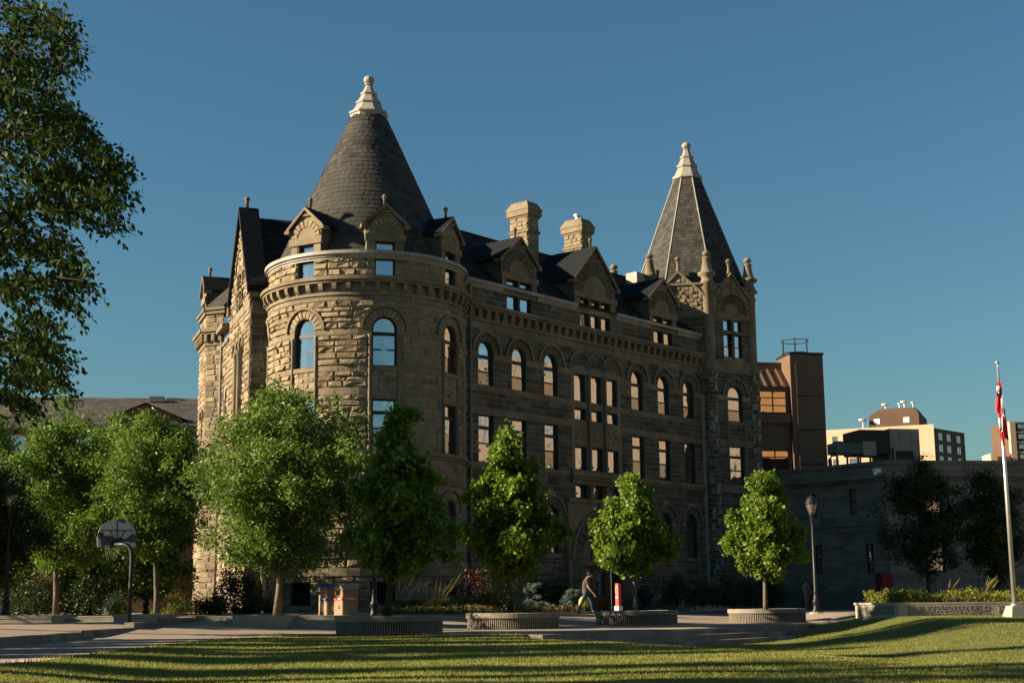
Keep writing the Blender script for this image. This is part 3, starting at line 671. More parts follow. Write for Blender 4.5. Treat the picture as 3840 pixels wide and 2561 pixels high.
# ---- dormers ----------------------------------------------------------------
def dormer(P, c, w_, nl, parent, zl, ze, za, ov, mat, back=3.2, zbot=16.5, ball=True, sillz=16.52):
    """stone-gabled dormer: P wall mapping, c centre, w_ window width, zl lintel underside, ze eaves, za apex, ov half width of gable"""
    P0_ = P; P = lambda u, z, n=0.0: P0_(u, z, n + .005)
    ops = []; k = w_ / nl
    for i in range(nl): ops.append(opening(c - w_ / 2 + i * k + .06, k - .12, sillz, zl))
    hw = ov - .12; zt = lambda u: ze + (za - ze) * max(0, 1 - abs(u - c) / hw) - .02
    wm, rv = wallmesh(P, c - hw, c + hw, zbot - .36, zt, ops, extra=(c,), depth=.4); d = wm.build('dormer', M['dressed'], parent, HO); rv.build('dormer_reveal', M['stone_d'], d, HO)
    r0 = hw * .56; zs = zl + .34
    voussoirs(P, c, zs, r0, min(hw * .99, za - zs - .15) if False else hw * .97, d, mat, 13 if hw > 1.2 else 9, .05)
    tm = MB(); tm.poly([P(c + r0 * math.cos(math.pi * q / 14), zs + r0 * math.sin(math.pi * q / 14), .012) for q in range(15)]); tm.build('tympanum', M['dressed'], d, HO)
    lm = band(P, c - hw - .08, c + hw + .08, zl, zl + .33, .1); lm.build('lintel', M['dressed'], d, HO)
    for a_, b_ in ((c - hw, c - w_ / 2), (c + w_ / 2, c + hw)): band(P, a_, b_, zbot, zl, .03).build('jamb', M['dressed'], d, HO)
    zc = ze + (za - ze) * .62; h2 = hw * .36; band(P, c - h2, c + h2, zc, zc + .1, .1).build('gable_string', M['dressed'], d, HO)
    pr = MB(); stone(pr, P, (c - h2 * .45, c + h2 * .45, zc + .12, zc + .12 + (za - zc) * .45), .02, .06, False); pr.build('gable_stone', mat, d, HO)
    o = P(c, 0); nrm = (P(c, 0, 1) - o).normalized(); du = (P(c + .01, 0) - P(c - .01, 0)).normalized()
    Q = lambda x, z, n: o + du * x + nrm * n + Z * z
    rf = MB(); th = .09
    for s_ in (-1, 1):
        e = (s_ * (ov + .06), ze - .06); a = (0, za + .02); dx = Vector((a[0] - e[0], a[1] - e[1])).normalized(); nx_, nz_ = -dx.y * s_ * -1, abs(dx.x)
        q = [Q(e[0], e[1], .14), Q(a[0], a[1], .14), Q(a[0], a[1], -back), Q(e[0], e[1], -back)]
        up_ = du * (s_ * abs(dx.y) * th) + Z * (abs(dx.x) * th)
        rf.extr(q, up_)
    rf.build('dormer_roof', M['lead'], d, HO)
    for s_ in (-1, 1):
        cp = MB(); e = (s_ * (ov + .08), ze - .08); a = (0, za + .0); dv = Vector((a[0] - e[0], 0, a[1] - e[1])); nv = Vector((-dv.z * s_ * -1, 0, abs(dv.x))).normalized()
        q = [Q(e[0], e[1] - .06, .06), Q(a[0], a[1] - .06, .06), Q(a[0], a[1] + .1, .06), Q(e[0], e[1] + .1, .06)]
        cp.extr(q, nrm * .12)
        cp.obox(Q(s_ * (ov + .02) - .13, ze - .2, -.25), du * .26, nrm * .45, Z * .16); cp.build('gable_coping', M['dressed'], d, HO)
    for s_ in (-1, 1): sw = MB(); sw.quad(Q(s_ * hw, zbot - .1, 0), Q(s_ * hw, ze, 0), Q(s_ * hw, ze, -back), Q(s_ * hw, zbot - .1, -back)); sw.build('dormer_cheek', M['stone_d'], d, HO)
    if ball:
        fm = MB(); q = Q(0, za + .05, -.25); fm.lathe(q, [(.06, 0), (.06, .3), (.09, .32), (.09, .36)], 10); fm.lathe(q + Z * .34, [(.12 * math.sin(math.pi * k / 8) + .002, .24 * k / 8) for k in range(9)], 12); fm.build('finial', M['dressed'], d, HO, True)
    for o_ in ops: window(P, o_, d, (), sill=False, back=.28) if False else dpane(P, o_, d)
    return d
def dpane(P, o, d, back=.2):
    bo = bound(o); bi = bound(o, .06); mb = MB()
    for i in range(4):
        j = (i + 1) % 4; mb.quad(P(*bo[i], -back + .05), P(*bo[j], -back + .05), P(*bi[j], -back + .05), P(*bi[i], -back + .05)); mb.quad(P(*bi[i], -back + .05), P(*bi[j], -back + .05), P(*bi[j], -back - .02), P(*bi[i], -back - .02))
    mb.build('window_frame', M['frame'], d, HO); pm = MB(); pm.quad(*[P(*q, -back) for q in bi]); pm.build('pane', M['glass'], d, HO)
for (c, w_, nl), zl, ze, za, ov in zip(DOR, (16.92, 16.92, 16.9), (17.92, 17.85, 17.95), (19.2, 19.88, 19.2), (1.5, 1.95, 1.46)):
    dormer(PF, c, w_, nl, hall, zl, ze, za, ov, M['stone_d'])
    k = w_ / nl
    for i in range(nl): window(PF, opening(c - w_ / 2 + i * k + .06, k - .12, 15.34, 16.12), hall, (), sill=False)
for deg in (-31, 16, 63):
    a = math.radians(deg); rd = Vector((math.sin(a), -math.cos(a), 0)); Pl = flat(AX + rd * (TR - .02), Vector((math.cos(a), math.sin(a), 0)), rd)
    dormer(Pl, 0, .98, 1, hall, 16.92, 17.72, 18.6, .98, M['stone'], back=2.2)
    window(PT, opening(arc(deg) - .47, .94, 15.34, 16.3), hall, (), sill=False)

# ---- main roof and chimneys ---------------------------------------------------
rm = MB(); RW, RZ = 4.5, 20.45
rm.quad(PF(-3, 16.42, .1), PF(21.5, 16.42, .1), PF(19.8, RZ, -RW), PF(-1, RZ, -RW)); rm.quad(PF(-3, 16.42, -9), PF(21.5, 16.42, -9), PF(19.8, RZ, -RW), PF(-1, RZ, -RW)); rm.poly([PF(21.5, 16.42, .1), PF(21.5, 16.42, -9), PF(19.8, RZ, -RW)])
mr = rm.build('main_roof', M['lead'], hall, HO)
def plane_slates(a, b, c_, d, rows, w_, parent, mat):
    a, b, c_, d = Vector(a), Vector(b), Vector(c_), Vector(d); sj = MB(); nn = (b - a).cross(d - a).normalized(); nn = nn if nn.z > 0 else -nn
    for j in range(rows):
        t0, t1 = j / rows, min(1, (j + 1.3) / rows); p, q = a.lerp(d, t0), b.lerp(c_, t0); p1, q1 = a.lerp(d, t1), b.lerp(c_, t1); n = max(2, int((q - p).length / w_)); off = .5 * (j % 2)
        for k in range(-1, n + 1):
            x0, x1 = max(0, (k + off) / n), min(1, (k + off + .97) / n)
            if x1 - x0 < .004: continue
            th = .03 + rnd.uniform(-.006, .012); sj.add([p.lerp(q, x0) + nn * th, p.lerp(q, x1) + nn * th, p1.lerp(q1, x1) + nn * .008, p1.lerp(q1, x0) + nn * .008, p.lerp(q, x0), p.lerp(q, x1)], ((0, 1, 2, 3), (4, 5, 1, 0)))
    sj = sj.build('slate', mat, parent, HO); sj['kind'] = 'stuff'
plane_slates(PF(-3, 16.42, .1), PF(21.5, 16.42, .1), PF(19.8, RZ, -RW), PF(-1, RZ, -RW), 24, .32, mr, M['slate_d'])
rc = MB(); rc.tube([PF(-1, RZ + .02, -RW), PF(19.8, RZ + .02, -RW)], .09, 8); rc.build('ridge_cap', M['lead'], mr, HO)
rb = MB(); rb.quad(PF(-3, .3, -9), PF(21.5, .3, -9), PF(21.5, 16.42, -9), PF(-3, 16.42, -9)); rb.build('rear_wall', M['stone_d'], hall, HO)
vb = MB(); vb.obox(PF(17.9, 19.3, -3.4), FD * 1.0, FN * .8, Z * 1.0); vb.build('roof_vent', M['copper'], mr, HO)
for u in (8.21, 13.07):
    o = PF(u, 0, -3.0); c = MB(); hcap = 22.75; cx = .93; cy = 1.28
    def box_(z0, z1, e, taper=0): 
        a = o - FD * e + FN * e + Z * z0; b = [a, a + FD * (cx + 2 * e), a + FD * (cx + 2 * e) - FN * (cy + 2 * e), a - FN * (cy + 2 * e)]
        t_ = [q + Z * (z1 - z0) for q in b]
        if taper: cc = sum(t_, Vector()) / 4; t_ = [q + (Vector((cc.x, cc.y, q.z)) - q).normalized() * taper * 1.41 for q in t_]
        c.add(b + t_, ((0, 1, 2, 3), (4, 5, 6, 7), (0, 1, 5, 4), (1, 2, 6, 5), (2, 3, 7, 6), (3, 0, 4, 7)))
    box_(19.0, hcap - .9, 0); ch = c.build('chimney', M['mortar'], hall, HO)
    c = MB(); box_(hcap - .9, hcap - .8, .06); box_(hcap - .8, hcap - .5, .14); box_(hcap - .5, hcap - .38, .17); box_(hcap - .38, hcap, .15, .2); box_(hcap - 1.78, hcap - 1.64, .08); c.build('chimney_cap', M['dressed'], ch, HO)
    for PP, L in ((flat(o, FD, FN), cx), (flat(o - FN * cy, FN, -FD), cy)):
        for z0, z1 in ((19.3, hcap - 1.78), (hcap - 1.62, hcap - .9)):
            for r in courses(0, L, z0, z1, [], .16, .22, .25, .5): mb = MB(); stone(mb, PP, r, .012, .045, False); mb.build('stone', M['stone'], ch, HO)
fm = MB(); q = PF(13.5, 22.75, -3.6); fm.lathe(q, [(.12, 0), (.12, .2), (.24, .24), (.24, .34), (.05, .4)], 12); fm.build('flue_cap', M['steel'], hall, HO)
# ---- octagonal turret at the far end ------------------------------------------
TS = 3.6; TV = [Vector((11.83, 83.41, 0))]
for h in (55, 10, -35, -80, -125, -170, 145): TV.append(TV[-1] + hd(h) * TS)
TC = sum(TV, Vector()) / 8
def oface(a, b): d = (b - a).normalized(); return flat(a, d, Vector((d.y, -d.x, 0))), (b - a).length
PA, _ = oface(TV[0], TV[1]); PM, _ = oface(TV[7], TV[0]); PL, _ = oface(TV[6], TV[7]); PR, _ = oface(TV[1], TV[2])
c = 1.85; aops = [opening(c - .6, 1.2, 11.31, 12.85, True, .45), opening(c - .6, 1.2, 7.55, 9.84), opening(c - .76, .66, 15.2, 16.62), opening(c + .1, .66, 15.2, 16.62), opening(c - .76, .66, 16.8, 17.5), opening(c + .1, .66, 16.8, 17.5), opening(c - .55, 1.1, 3.2, 4.9, True, .45)]
gz = lambda u: max(19.5, 20.35 - abs(u - TS / 2) * .78)
tur = None
for P, ops, z0 in ((PA, aops, .2), (PM, [], .2), (PL, [], 15.0), (PR, [], .2)):
    mb, rv = wallmesh(P, 0, TS, z0, gz, ops, extra=(TS / 2, TS / 2 - 1.09, TS / 2 + 1.09)); wobj = mb.build('turret_wall', M['mortar'], hall, HO)
    if ops: rv.build('window_reveal', M['stone_d'], wobj, HO); tur = wobj
    if P is PM: tum = wobj
fs = MB()
for z0, z1 in ((.3, 4.9), (4.9, 7.05), (7.55, 9.84), (10.2, 12.6), (12.85, 14.2), (15.0, 17.55)):
    for r in courses(.35, TS - .35, z0, z1, aops, .21, .32, .35, .8): stone(fs, PA, r, .012, .04, False)
    for r in courses(.35, TS - .35, z0, z1, [], .21, .32, .35, .8):
        if z0 > 12: stone(fs, PM, r, .012, .04, False)
for r in courses(.3, TS, .3, 14.2, [], .21, .32, .35, .8): stone(fs, PR, r, .012, .04, False)
f_ = fs.build('stone', M['stone_d'], tur, HO); f_['kind'] = 'stuff'
ck = MB()
for P, par in ((PM, tum), (PA, tur)):                                  # chequer of smooth and rough squares in the gables
    ck = MB(); sq = .245
    for j in range(10):
        for i in range(13):
            u = .22 + i * sq; z = 17.95 + j * sq
            if u + sq > TS - .2 or z + sq > 20.2 - abs(u + sq / 2 - TS / 2) * .98: continue
            if P is PA and math.hypot(u + sq / 2 - c, z + sq / 2 - 17.9) < 1.28: continue
            if (i + j) % 2: stone(ck, P, (u, u + sq, z, z + sq), .012, .09, False)
            else: band(P, u + .01, u + sq - .01, z + .01, z + sq - .01, .03, ck)
    ck.build('checker_panel', M['stone'], par, HO)
    cp = bandblocks(P, .3, TS - .3, 17.56, 17.92, .04, .8); band(P, .25, TS - .25, 19.5, 19.62, .12, cp)
    for s_ in (-1, 1):
        a = P(TS / 2, 20.42, .0); b = P(TS / 2 + s_ * 1.5, 18.95, .0); nn = P(0, 0, 1) - P(0, 0, 0)
        c2_ = MB(); c2_.extr([a, b, b - Z * .14, a - Z * .17], nn * .13); c2_.build('gable_coping', M['dressed'], par, HO)
    cp.build('gable_string', M['dressed'], par, HO); cp = MB(); q = P(TS / 2, 20.4, -.1); cp.lathe(q, [(.13, 0), (.13, .12), (.09, .18), (.09, .5), (.13, .53), (.13, .6), (.1, .62)], 10); cp.lathe(q + Z * .6, [(.18 * math.sin(math.pi * k / 8) + .002, .34 * k / 8) for k in range(9)], 12)
    cp.build('gable_finial', M['dressed'], par, HO)
tm = MB(); tm.poly([PA(c + .62 * math.cos(math.pi * q / 14), 17.92 + .62 * math.sin(math.pi * q / 14), .012) for q in range(15)]); tm.build('tympanum', M['dressed'], tur, HO); voussoirs(PA, c, 17.92, .6, 1.12, tur, M['stone_d'], 11, .04); hm = MB(); ring(hm, PA, c, 17.92, 1.13, 1.25, -.02, .12)
voussoirs(PA, c, 12.85, .61, .98, tur, M['stone_d'], 11, .03); ring(hm, PA, c, 12.85, .99, 1.1, -.02, .12)
voussoirs(PA, c, 4.9, .56, .92, tur, M['stone_d'], 11, .03); ring(hm, PA, c, 4.9, .93, 1.03, -.02, .12)
band(PA, .3, TS - .3, 14.2, 14.5, .1, hm); band(PA, .3, TS - .3, 14.5, 15.0, .05, hm); band(PM, .3, TS - .3, 14.5, 15.0, .05, hm); band(PA, .2, TS - .2, 7.05, 7.3, .15, hm); band(PA, .3, TS - .3, 7.3, 7.55, .04, hm); band(PA, .3, TS - .3, 9.86, 10.2, .03, hm); band(PA, .3, TS - .3, 12.6, 12.85, .03, hm) if False else None
band(PA, c - .76, c + .76, 16.62, 16.8, .03, hm, n0=-.16); band(PA, c - .1, c + .1, 15.2, 17.5, .03, hm, n0=-.3); band(PA, c - .62, c + .62, 10.2, 11.28, .02, hm)
for s_ in (-1, 1): hm.lathe(PA(c + s_ * .72, 0, .03), [(.09, 7.6), (.07, 7.7), (.07, 12.5), (.1, 12.6)], 8)
hm.build('dressed_trim', M['dressed'], tur, HO)
window(PA, aops[0], hall, ((12.0, .07), (12.7, .16))); window(PA, aops[1], hall, ((8.4, .07), (9.2, .15)), sill=False); window(PA, aops[6], hall, ((4.1, .07), (4.85, .15)))
for o in aops[2:6]: window(PA, o, hall, ((15.85, .06),) if o['z1'] < 16.7 else (), sill=False)
for i in (7, 0, 1, 2, 6):
    v = TV[i] + (TC - TV[i]).normalized() * .22
    if i in (0, 1, 7):
        PC = lambda u, z, n=0.0, v=v: Vector((v.x + (.42 + n) * math.sin(u / .42), v.y - (.42 + n) * math.cos(u / .42), z))
        cs = MB(); [stone(cs, PC, r, .012, .02, True) for r in courses(-1.0, 1.0, .3, 14.2, [], .22, .32, .35, .7)]; f_ = cs.build('corner_stone', M['stone_d'], tur, HO); f_['kind'] = 'stuff'
        cs = MB(); cs.lathe(v, [(.42, .2), (.42, 14.3)], 20); cs.build('corner_shaft', M['mortar'], tur, HO)
    pm = MB(); pm.lathe(v, [(.46, 14.2), (.5, 14.35), (.5, 14.5), (.36, 15.0), (.36, 19.55), (.42, 19.6), (.42, 19.72), (.34, 19.78), (.34, 20.0), (.55, 20.12), (.55, 20.25), (.4, 20.32), (.34, 20.4), (.22, 21.1), (.26, 21.14), (.26, 21.2), (.2, 21.24)], 16)
    pm.lathe(v + Z * 21.22, [(.25 * math.sin(math.pi * k / 8) + .002, .46 * k / 8) for k in range(9)], 14)
    pm.build('pinnacle', M['dressed'], hall, HO, True)
rm = MB(); ZB, ZT, RB, RT = 19.5, 27.45, 3.85, .84; TK = TC; TC = TC + Vector((.55, 0, 0))
ang = [math.atan2((v - TK).y, (v - TK).x) for v in TV]
ov = lambda i, t: TC + Vector((math.cos(ang[i % 8]), math.sin(ang[i % 8]), 0)) * (RB + (RT - RB) * t) + Z * (ZB + (ZT - ZB) * t)
for i in range(8): rm.quad(ov(i, 0), ov(i + 1, 0), ov(i + 1, 1), ov(i, 1))
rm.poly([TV[i] + Z * 19.5 for i in range(8)]); tr_ = rm.build('turret_roof', M['lead'], hall, HO)
sj = MB()
for i in (5, 6, 7, 0):
    rows = 36
    for j in range(rows):
        t0, t1 = j / rows, min(1, (j + 1.3) / rows); a, b = ov(i, t0), ov(i + 1, t0); a1, b1 = ov(i, t1), ov(i + 1, t1); n = max(2, int((b - a).length / .27)); off = .5 * (j % 2) + rnd.uniform(-.1, .1)
        nn = (b - a).cross(a1 - a).normalized(); 
        for k in range(-1, n + 1):
            x0, x1 = max(0, (k + off) / n), min(1, (k + off + .96) / n)
            if x1 - x0 < .02: continue
            th = .022 + rnd.uniform(-.005, .008); f = lambda x, e, top: (a1.lerp(b1, x) if top else a.lerp(b, x)) + nn * e
            q = [f(x0, th, 0), f(x1, th, 0), f(x1, .005, 1), f(x0, .005, 1), f(x0, 0, 0), f(x1, 0, 0)]; sj.add(q, ((0, 1, 2, 3), (4, 5, 1, 0), (4, 0, 3), (1, 5, 2)))
sj = sj.build('slate', M['slate'], tr_, HO); sj['kind'] = 'stuff'
for i in range(8): mb = MB(); mb.tube([ov(i, 0), ov(i, 1)], .05, 8); mb.build('hip_cap', M['copper'], tr_, HO)
fm = MB(); fm.lathe(TC, [(.95, 27.75), (1.02, 27.8), (1.0, 27.92), (.86, 28.05), (.62, 28.55), (.7, 28.6), (.7, 28.7), (.58, 28.8), (.4, 29.2), (.46, 29.24), (.46, 29.33), (.34, 29.4), (.2, 29.75), (.24, 29.78), (.24, 29.84), (.17, 29.88)], 8, ang[0])
fm.lathe(TC, [(.17 + .13 * math.sin(math.pi * k / 8) if 0 < k < 8 else .1, 29.86 + .46 * k / 8) for k in range(9)], 12); fm.v = [(x, y, z - .42) for x, y, z in fm.v]; fm.build('roof_finial', M['copper'], tr_, HO)

# ---- gabled wing beside the tower ---------------------------------------------
GO = Vector((-12.425, 66.3, 0)); GD = hd(-20); GN = Vector((-GD.y, GD.x, 0)); PG = flat(GO, GD, GN)
PB = flat(GO, hd(70), Vector((hd(70).y, -hd(70).x, 0)))
GW, GA, GZ, GF = 6.2, 3.1, 20.4, 15.9
gz2 = lambda u: (GF + (GZ - GF) * (1 - abs(u - GA) / GA)) if u <= GW else 14.6
gops = [opening(u, .58, z0, z1) for u in (2.05, 2.8, 3.55) for z0, z1 in ((15.25, 16.2), (16.36, 17.1))]
arc_ = [opening(u, .86, 8.2, 13.1, True, .3) for u in (1.65, 2.72, 3.79)]
gops += arc_ + [opening(6.7, .8, 8.6, 11.5, True, .3)]
mb, rv = wallmesh(PG, 0, 8.4, .2, gz2, gops, extra=(GA, GW, GW + .001)); gw = mb.build('gable_wall', M['mortar'], hall, HO); gw['label'] = 'sunlit gable wall with tall narrow arches'
rv.build('window_reveal', M['stone'], gw, HO); fs = MB()
for z0, z1 in ((.3, 8.0), (8.3, 14.75), (15.2, 20.2)):
    for r in courses(0, 8.4, z0, z1, gops, .22, .32, .4, .9, lambda u: gz2(u) - .1): stone(fs, PG, r, .015, .08)
f_ = fs.build('stone', M['stone'], gw, HO); f_['kind'] = 'stuff'
fs = MB()
for z0, z1 in ((.3, 15.0),):
    for r in courses(0.02, 1.3, z0, z1, [], .22, .36, .3, .6): stone(fs, PB, r, .012, .03, False)
    for r in courses(0.02, 1.3, 15.0, 16.2, [], .3, .5, .6, 1.3): stone(fs, PB, r, .012, .012, False)
f_ = fs.build('buttress_stone', M['stone_d'], gw, HO); f_['kind'] = 'stuff'
bm = MB(); bm.quad(PB(0, .2), PB(1.4, .2), PB(1.4, 16.1), PB(0, 16.1)); bm.build('return_wall', M['mortar'], gw, HO)
tm = bandblocks(PG, .0, 8.3, 14.78, 15.2, .05, .9); bandblocks(PG, 0, 1.6, 13.0, 13.3, .04, .8, tm); bandblocks(PG, 4.7, 6.2, 13.0, 13.3, .04, .8, tm)
for o in arc_: ring(tm, PG, (o['u0'] + o['u1']) / 2, 13.1, .56, .66, -.02, .12)
ring(tm, PG, 3.1, 17.2, 1.1, 1.22, -.02, .12)
for a, b in ((2.63, 2.8), (3.38, 3.55), (1.9, 2.05), (4.13, 4.28)): band(PG, a, b, 15.2, 17.12, .03, tm, n0=-.3)
band(PG, 1.9, 4.28, 16.2, 16.36, .03, tm, n0=-.3); band(PG, 1.9, 4.28, 17.1, 17.3, .05, tm)
for u in (2.61, 3.68): tm.lathe(PG(u, 0, .1), [(.12, 8.2), (.085, 8.35), (.085, 12.8), (.13, 12.95), (.13, 13.1)], 10)
band(PG, GW, 8.4, 14.2, 14.4, .12, tm); band(PG, GW, 8.4, 14.9, 15.15, .42, tm)
tm.build('gable_trim', M['dressed'], gw, HO)
voussoirs(PG, 3.1, 17.2, .55, 1.08, gw, M['stone'], 9, .05)
for o in arc_: voussoirs(PG, (o['u0'] + o['u1']) / 2, 13.1, .44, .56, gw, M['stone'], 7, .03)
for o in gops: window(PG, o, hall, ((10.6, .12),) if o.get('arch') else (), sill=False, back=.22)
for s_ in (-1, 1):
    cp = MB(); a, b = (GA, GZ + .1), (GA + s_ * (GA + .15), GF - .1)
    q = [PG(a[0], a[1], .22), PG(b[0], b[1], .22), PG(b[0], b[1] - .3, .22), PG(a[0], a[1] - .34, .22)]; cp.extr(q, GN * -1.0); cp.build('gable_coping', M['lead'], gw, HO)
for u in (-.1, GW - .35): kn = MB(); kn.obox(PG(u, 15.45, .2), GD * .5, GN * -.95, Z * .45); kn.obox(PG(u - .03, 15.25, .1), GD * .5, GN * -.8, Z * .2); kn.build('kneeler', M['dressed'], gw, HO)
fm = MB(); q = PG(GA, GZ + .1, -.2); fm.lathe(q, [(.09, 0), (.09, .3), (.12, .34)], 10); fm.lathe(q + Z * .3, [(.15 * math.sin(math.pi * k / 8) + .002, .3 * k / 8) for k in range(9)], 12); fm.build('finial', M['dressed'], gw, HO, True)
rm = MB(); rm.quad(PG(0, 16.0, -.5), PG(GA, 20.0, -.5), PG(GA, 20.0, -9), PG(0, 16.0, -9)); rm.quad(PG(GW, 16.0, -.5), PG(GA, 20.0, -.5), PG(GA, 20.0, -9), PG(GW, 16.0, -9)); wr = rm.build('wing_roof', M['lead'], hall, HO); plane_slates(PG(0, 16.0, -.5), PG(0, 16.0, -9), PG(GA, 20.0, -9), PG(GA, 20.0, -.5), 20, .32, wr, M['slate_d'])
p = PB(1.12, 0, .1); downpipe([p + Z * 14.6, p + Z * .4], hall, .075)
# small angled bay beyond the gable
B1 = GO + GD * 8.4; B2 = B1 + hd(-68) * 1.05; B3 = B2 + hd(-20) * 2.6; B0 = B1 - hd(-68) * .0
PB1 = flat(B2, -hd(-68), Vector((-hd(-68).y, hd(-68).x, 0))); PB2 = flat(B2, hd(-20), GN)
b2o = [opening(.55, .7, 7.6, 10.6, True, .35), opening(.7, .6, 12.7 + 2.6, 14.0 + 2.2)]
mb, rv = wallmesh(PB1, 0, 1.05, .2, 16.2, []); bw = mb.build('bay_wall', M['mortar'], hall, HO); mb, rv = wallmesh(PB2, 0, 2.6, .2, 16.2, b2o[:1]); mb.build('bay_wall', M['mortar'], hall, HO); rv.build('window_reveal', M['stone'], bw, HO)
window(PB2, b2o[0], hall, (), sill=False); fs = MB(); tm = MB()
for P, L, ops in ((PB1, 1.05, []), (PB2, 2.6, b2o[:1])):
    tm = MB()
    for z0, z1 in ((.3, 9.0), (9.3, 14.4), (15.3, 16.1)):
        for r in courses(0, L, z0, z1, ops, .22, .32, .3, .6): stone(fs, P, r, .012, .05, False)
    bandblocks(P, 0, L, 9.0, 9.3, .04, .7, tm); band(P, -.05, L + .05, 14.4, 14.6, .1, tm); band(P, -.2, L + .2, 15.1, 15.3, .4, tm); band(P, -.15, L + .15, 14.98, 15.1, .3, tm); band(P, -.1, L + .1, 16.1, 16.3, .15, tm); band(P, -.15, L + .15, 16.3, 16.42, .24, tm)
    k = int(L / .45)
    for i in range(k + 1): band(P, .08 + i * (L - .16) / max(1, k) - .09, .08 + i * (L - .16) / max(1, k) + .09, 14.6, 14.98, .28).build('corbel', M['dressed'], bw, HO)
    tm.build('bay_trim', M['dressed'], bw, HO)
f_ = fs.build('stone', M['stone'], bw, HO); f_['kind'] = 'stuff'; ring_ = MB(); ring(ring_, PB2, .9, 10.6, .4, .55, -.02, .12); ring_.build('hood_mould', M['dressed'], bw, HO)
rm = MB(); ap = [GO + GD * 7.4 - GN * 2.2 + Z * 19.4]; e1, e2, e3 = PB1(1.05, 16.42, .2), PB1(-.1, 16.42, .2), PB2(2.7, 16.42, .2)
rm.poly([e1, e2, ap[0]]); rm.poly([e2, e3, ap[0]]); rm.build('bay_roof', M['slate'], hall, HO)
Pb = flat(B2 + hd(-20) * 1.3, hd(-20), GN); dormer(Pb, 0, .7, 1, hall, 16.9, 17.6, 18.4, .75, M['stone'], back=1.6)
p = PG(8.25, 0, .14); downpipe([p + Z * 14.9, p + Z * .4], hall, .06)

# ------------------------------------------------------------------ other buildings
M['brickb'] = mk('brown_brick', (.13, .085, .055), .92, .3, 1.2, .4, 20)
M['shingle'] = mk('grey_shingles', (.085, .08, .07), .9, .3, 1.0, .3, 20, .25)
M['limest'] = mk('grey_limestone', (.15, .14, .118), .9, .3, .9, .35, 12, .25)
M['brownm'] = mk('brown_metal_panel', (.115, .072, .045), .5, .18, .5, .1, 3, .1, .4)
M['tanc'] = mk('tan_facade', (.135, .108, .084), .9, .15, .3, .1, 10)
M['pinkc'] = mk('pinkish_concrete', (.50, .34, .235), .9, .08, .1, .1, 5)
M['browns'] = mk('brown_cladding', (.09, .055, .035), .8, .15, .2, .1, 5)
M['acgrey'] = mk('grey_equipment_metal', (.26, .25, .21), .6, .2, 1, .1, 8)
M['acblue'] = mk('blue_grey_equipment_metal', (.07, .095, .10), .5, .2, 1, .1, 8, metal=.3)
M['amber'] = glassmat('amber_tinted_glass', (.05, .03, .012), .6, .05, (1.0, .70, .40), .8)
M['white'] = mk('white_paint', (.75, .72, .68), .5, .08, 2, .05, 20)

def simple_window(P, u0, u1, z0, z1, parent, o, glass, frame, mull=(), trans=(), fr=.07, n=-.12):
    mb = MB(); q = [(u0, z0), (u1, z0), (u1, z1), (u0, z1)]
    for a, b, c_, d in ((u0, u0 + fr, z0, z1), (u1 - fr, u1, z0, z1), (u0 + fr, u1 - fr, z0, z0 + fr), (u0 + fr, u1 - fr, z1 - fr, z1)): band(P, a, b, c_, d, n + .06, mb, n0=n - .03)
    for m_ in mull: band(P, m_ - fr / 2, m_ + fr / 2, z0 + fr, z1 - fr, n + .05, mb, n0=n - .03)
    for t_ in trans: band(P, u0 + fr, u1 - fr, t_ - fr / 2, t_ + fr / 2, n + .045, mb, n0=n - .03)
    wo = mb.build('window', frame, parent, o); us = [u0] + list(mull) + [u1]; zs = [z0] + list(trans) + [z1]
    for a, b in zip(us, us[1:]):
        for c_, d in zip(zs, zs[1:]): pm = MB(); pm.quad(P(a, c_, n), P(b, c_, n), P(b, d, n), P(a, d, n)); pm.build('pane', glass, wo, o)
    return wo

# brown building on the left with shingled roof
HO2 = HO; o = Vector((-30.5, 84, .3)); lb = thing('brick_building', o, 'low brown brick building with grey shingled hip roof behind the trees', 'building')
d = hd(83); nn = Vector((d.y, -d.x, 0)); P = flat(Vector((-30.5, 84, 0)), d, nn)
lops = [opening(u, 1.25, 9.35, 10.9) for u in (-7.5, -3.4, .35, 3.9, 7.6, 11.0)] + [opening(u, 1.25, 5.2, 7.4) for u in (-7.5, -3.4, .35, 3.9, 7.6, 11.0)]
mb, rv = wallmesh(P, -16, 16, .2, 11.3, lops, depth=.2); bw_ = mb.build('wall', M['brickb'], lb, o); rv.build('window_reveal', M['brickb'], bw_, o)
for q in lops: simple_window(P, q['u0'], q['u1'], q['z0'], q['z1'], lb, o, M['glass_b'], M['copper'], trans=(q['z0'] + .5,))
mb = band(P, -16, 16, 8.75, 9.15, .1); band(P, -16.4, 16, 11.2, 11.45, .55, mb); mb.build('eaves_trim', M['dressed'], lb, o)
mb = MB(); mb.quad(P(-16.5, 11.46, .6), P(16, 11.46, .6), P(16, 14.0, -6.2), P(-2.5, 14.0, -6.2)); mb.poly([P(-16.5, 11.46, .6), P(-2.5, 14.0, -6.2), P(-16.5, 11.46, -13)]); rf = mb.build('roof', M['shingle'], lb, o)
sj = MB(); rows = 22
for j in range(rows):
    t0, t1 = j / rows, (j + 1.2) / rows; u = -16.5 + 14 * t0
    while u < 16:
        l = rnd.uniform(.35, .8); z0, z1 = 11.47 + 2.54 * t0, 11.47 + 2.54 * t1; n0, n1 = .6 - 6.8 * t0, .6 - 6.8 * t1
        sj.add([P(u, z0 + .04, n0 + .01), P(u + l - .02, z0 + .04, n0 + .01), P(u + l - .02, z1 + .01, n1), P(u, z1 + .01, n1), P(u, z0, n0), P(u + l - .02, z0, n0)], ((0, 1, 2, 3), (4, 5, 1, 0))); u += l
sj = sj.build('shingle', M['shingle'], rf, o); sj['kind'] = 'stuff'
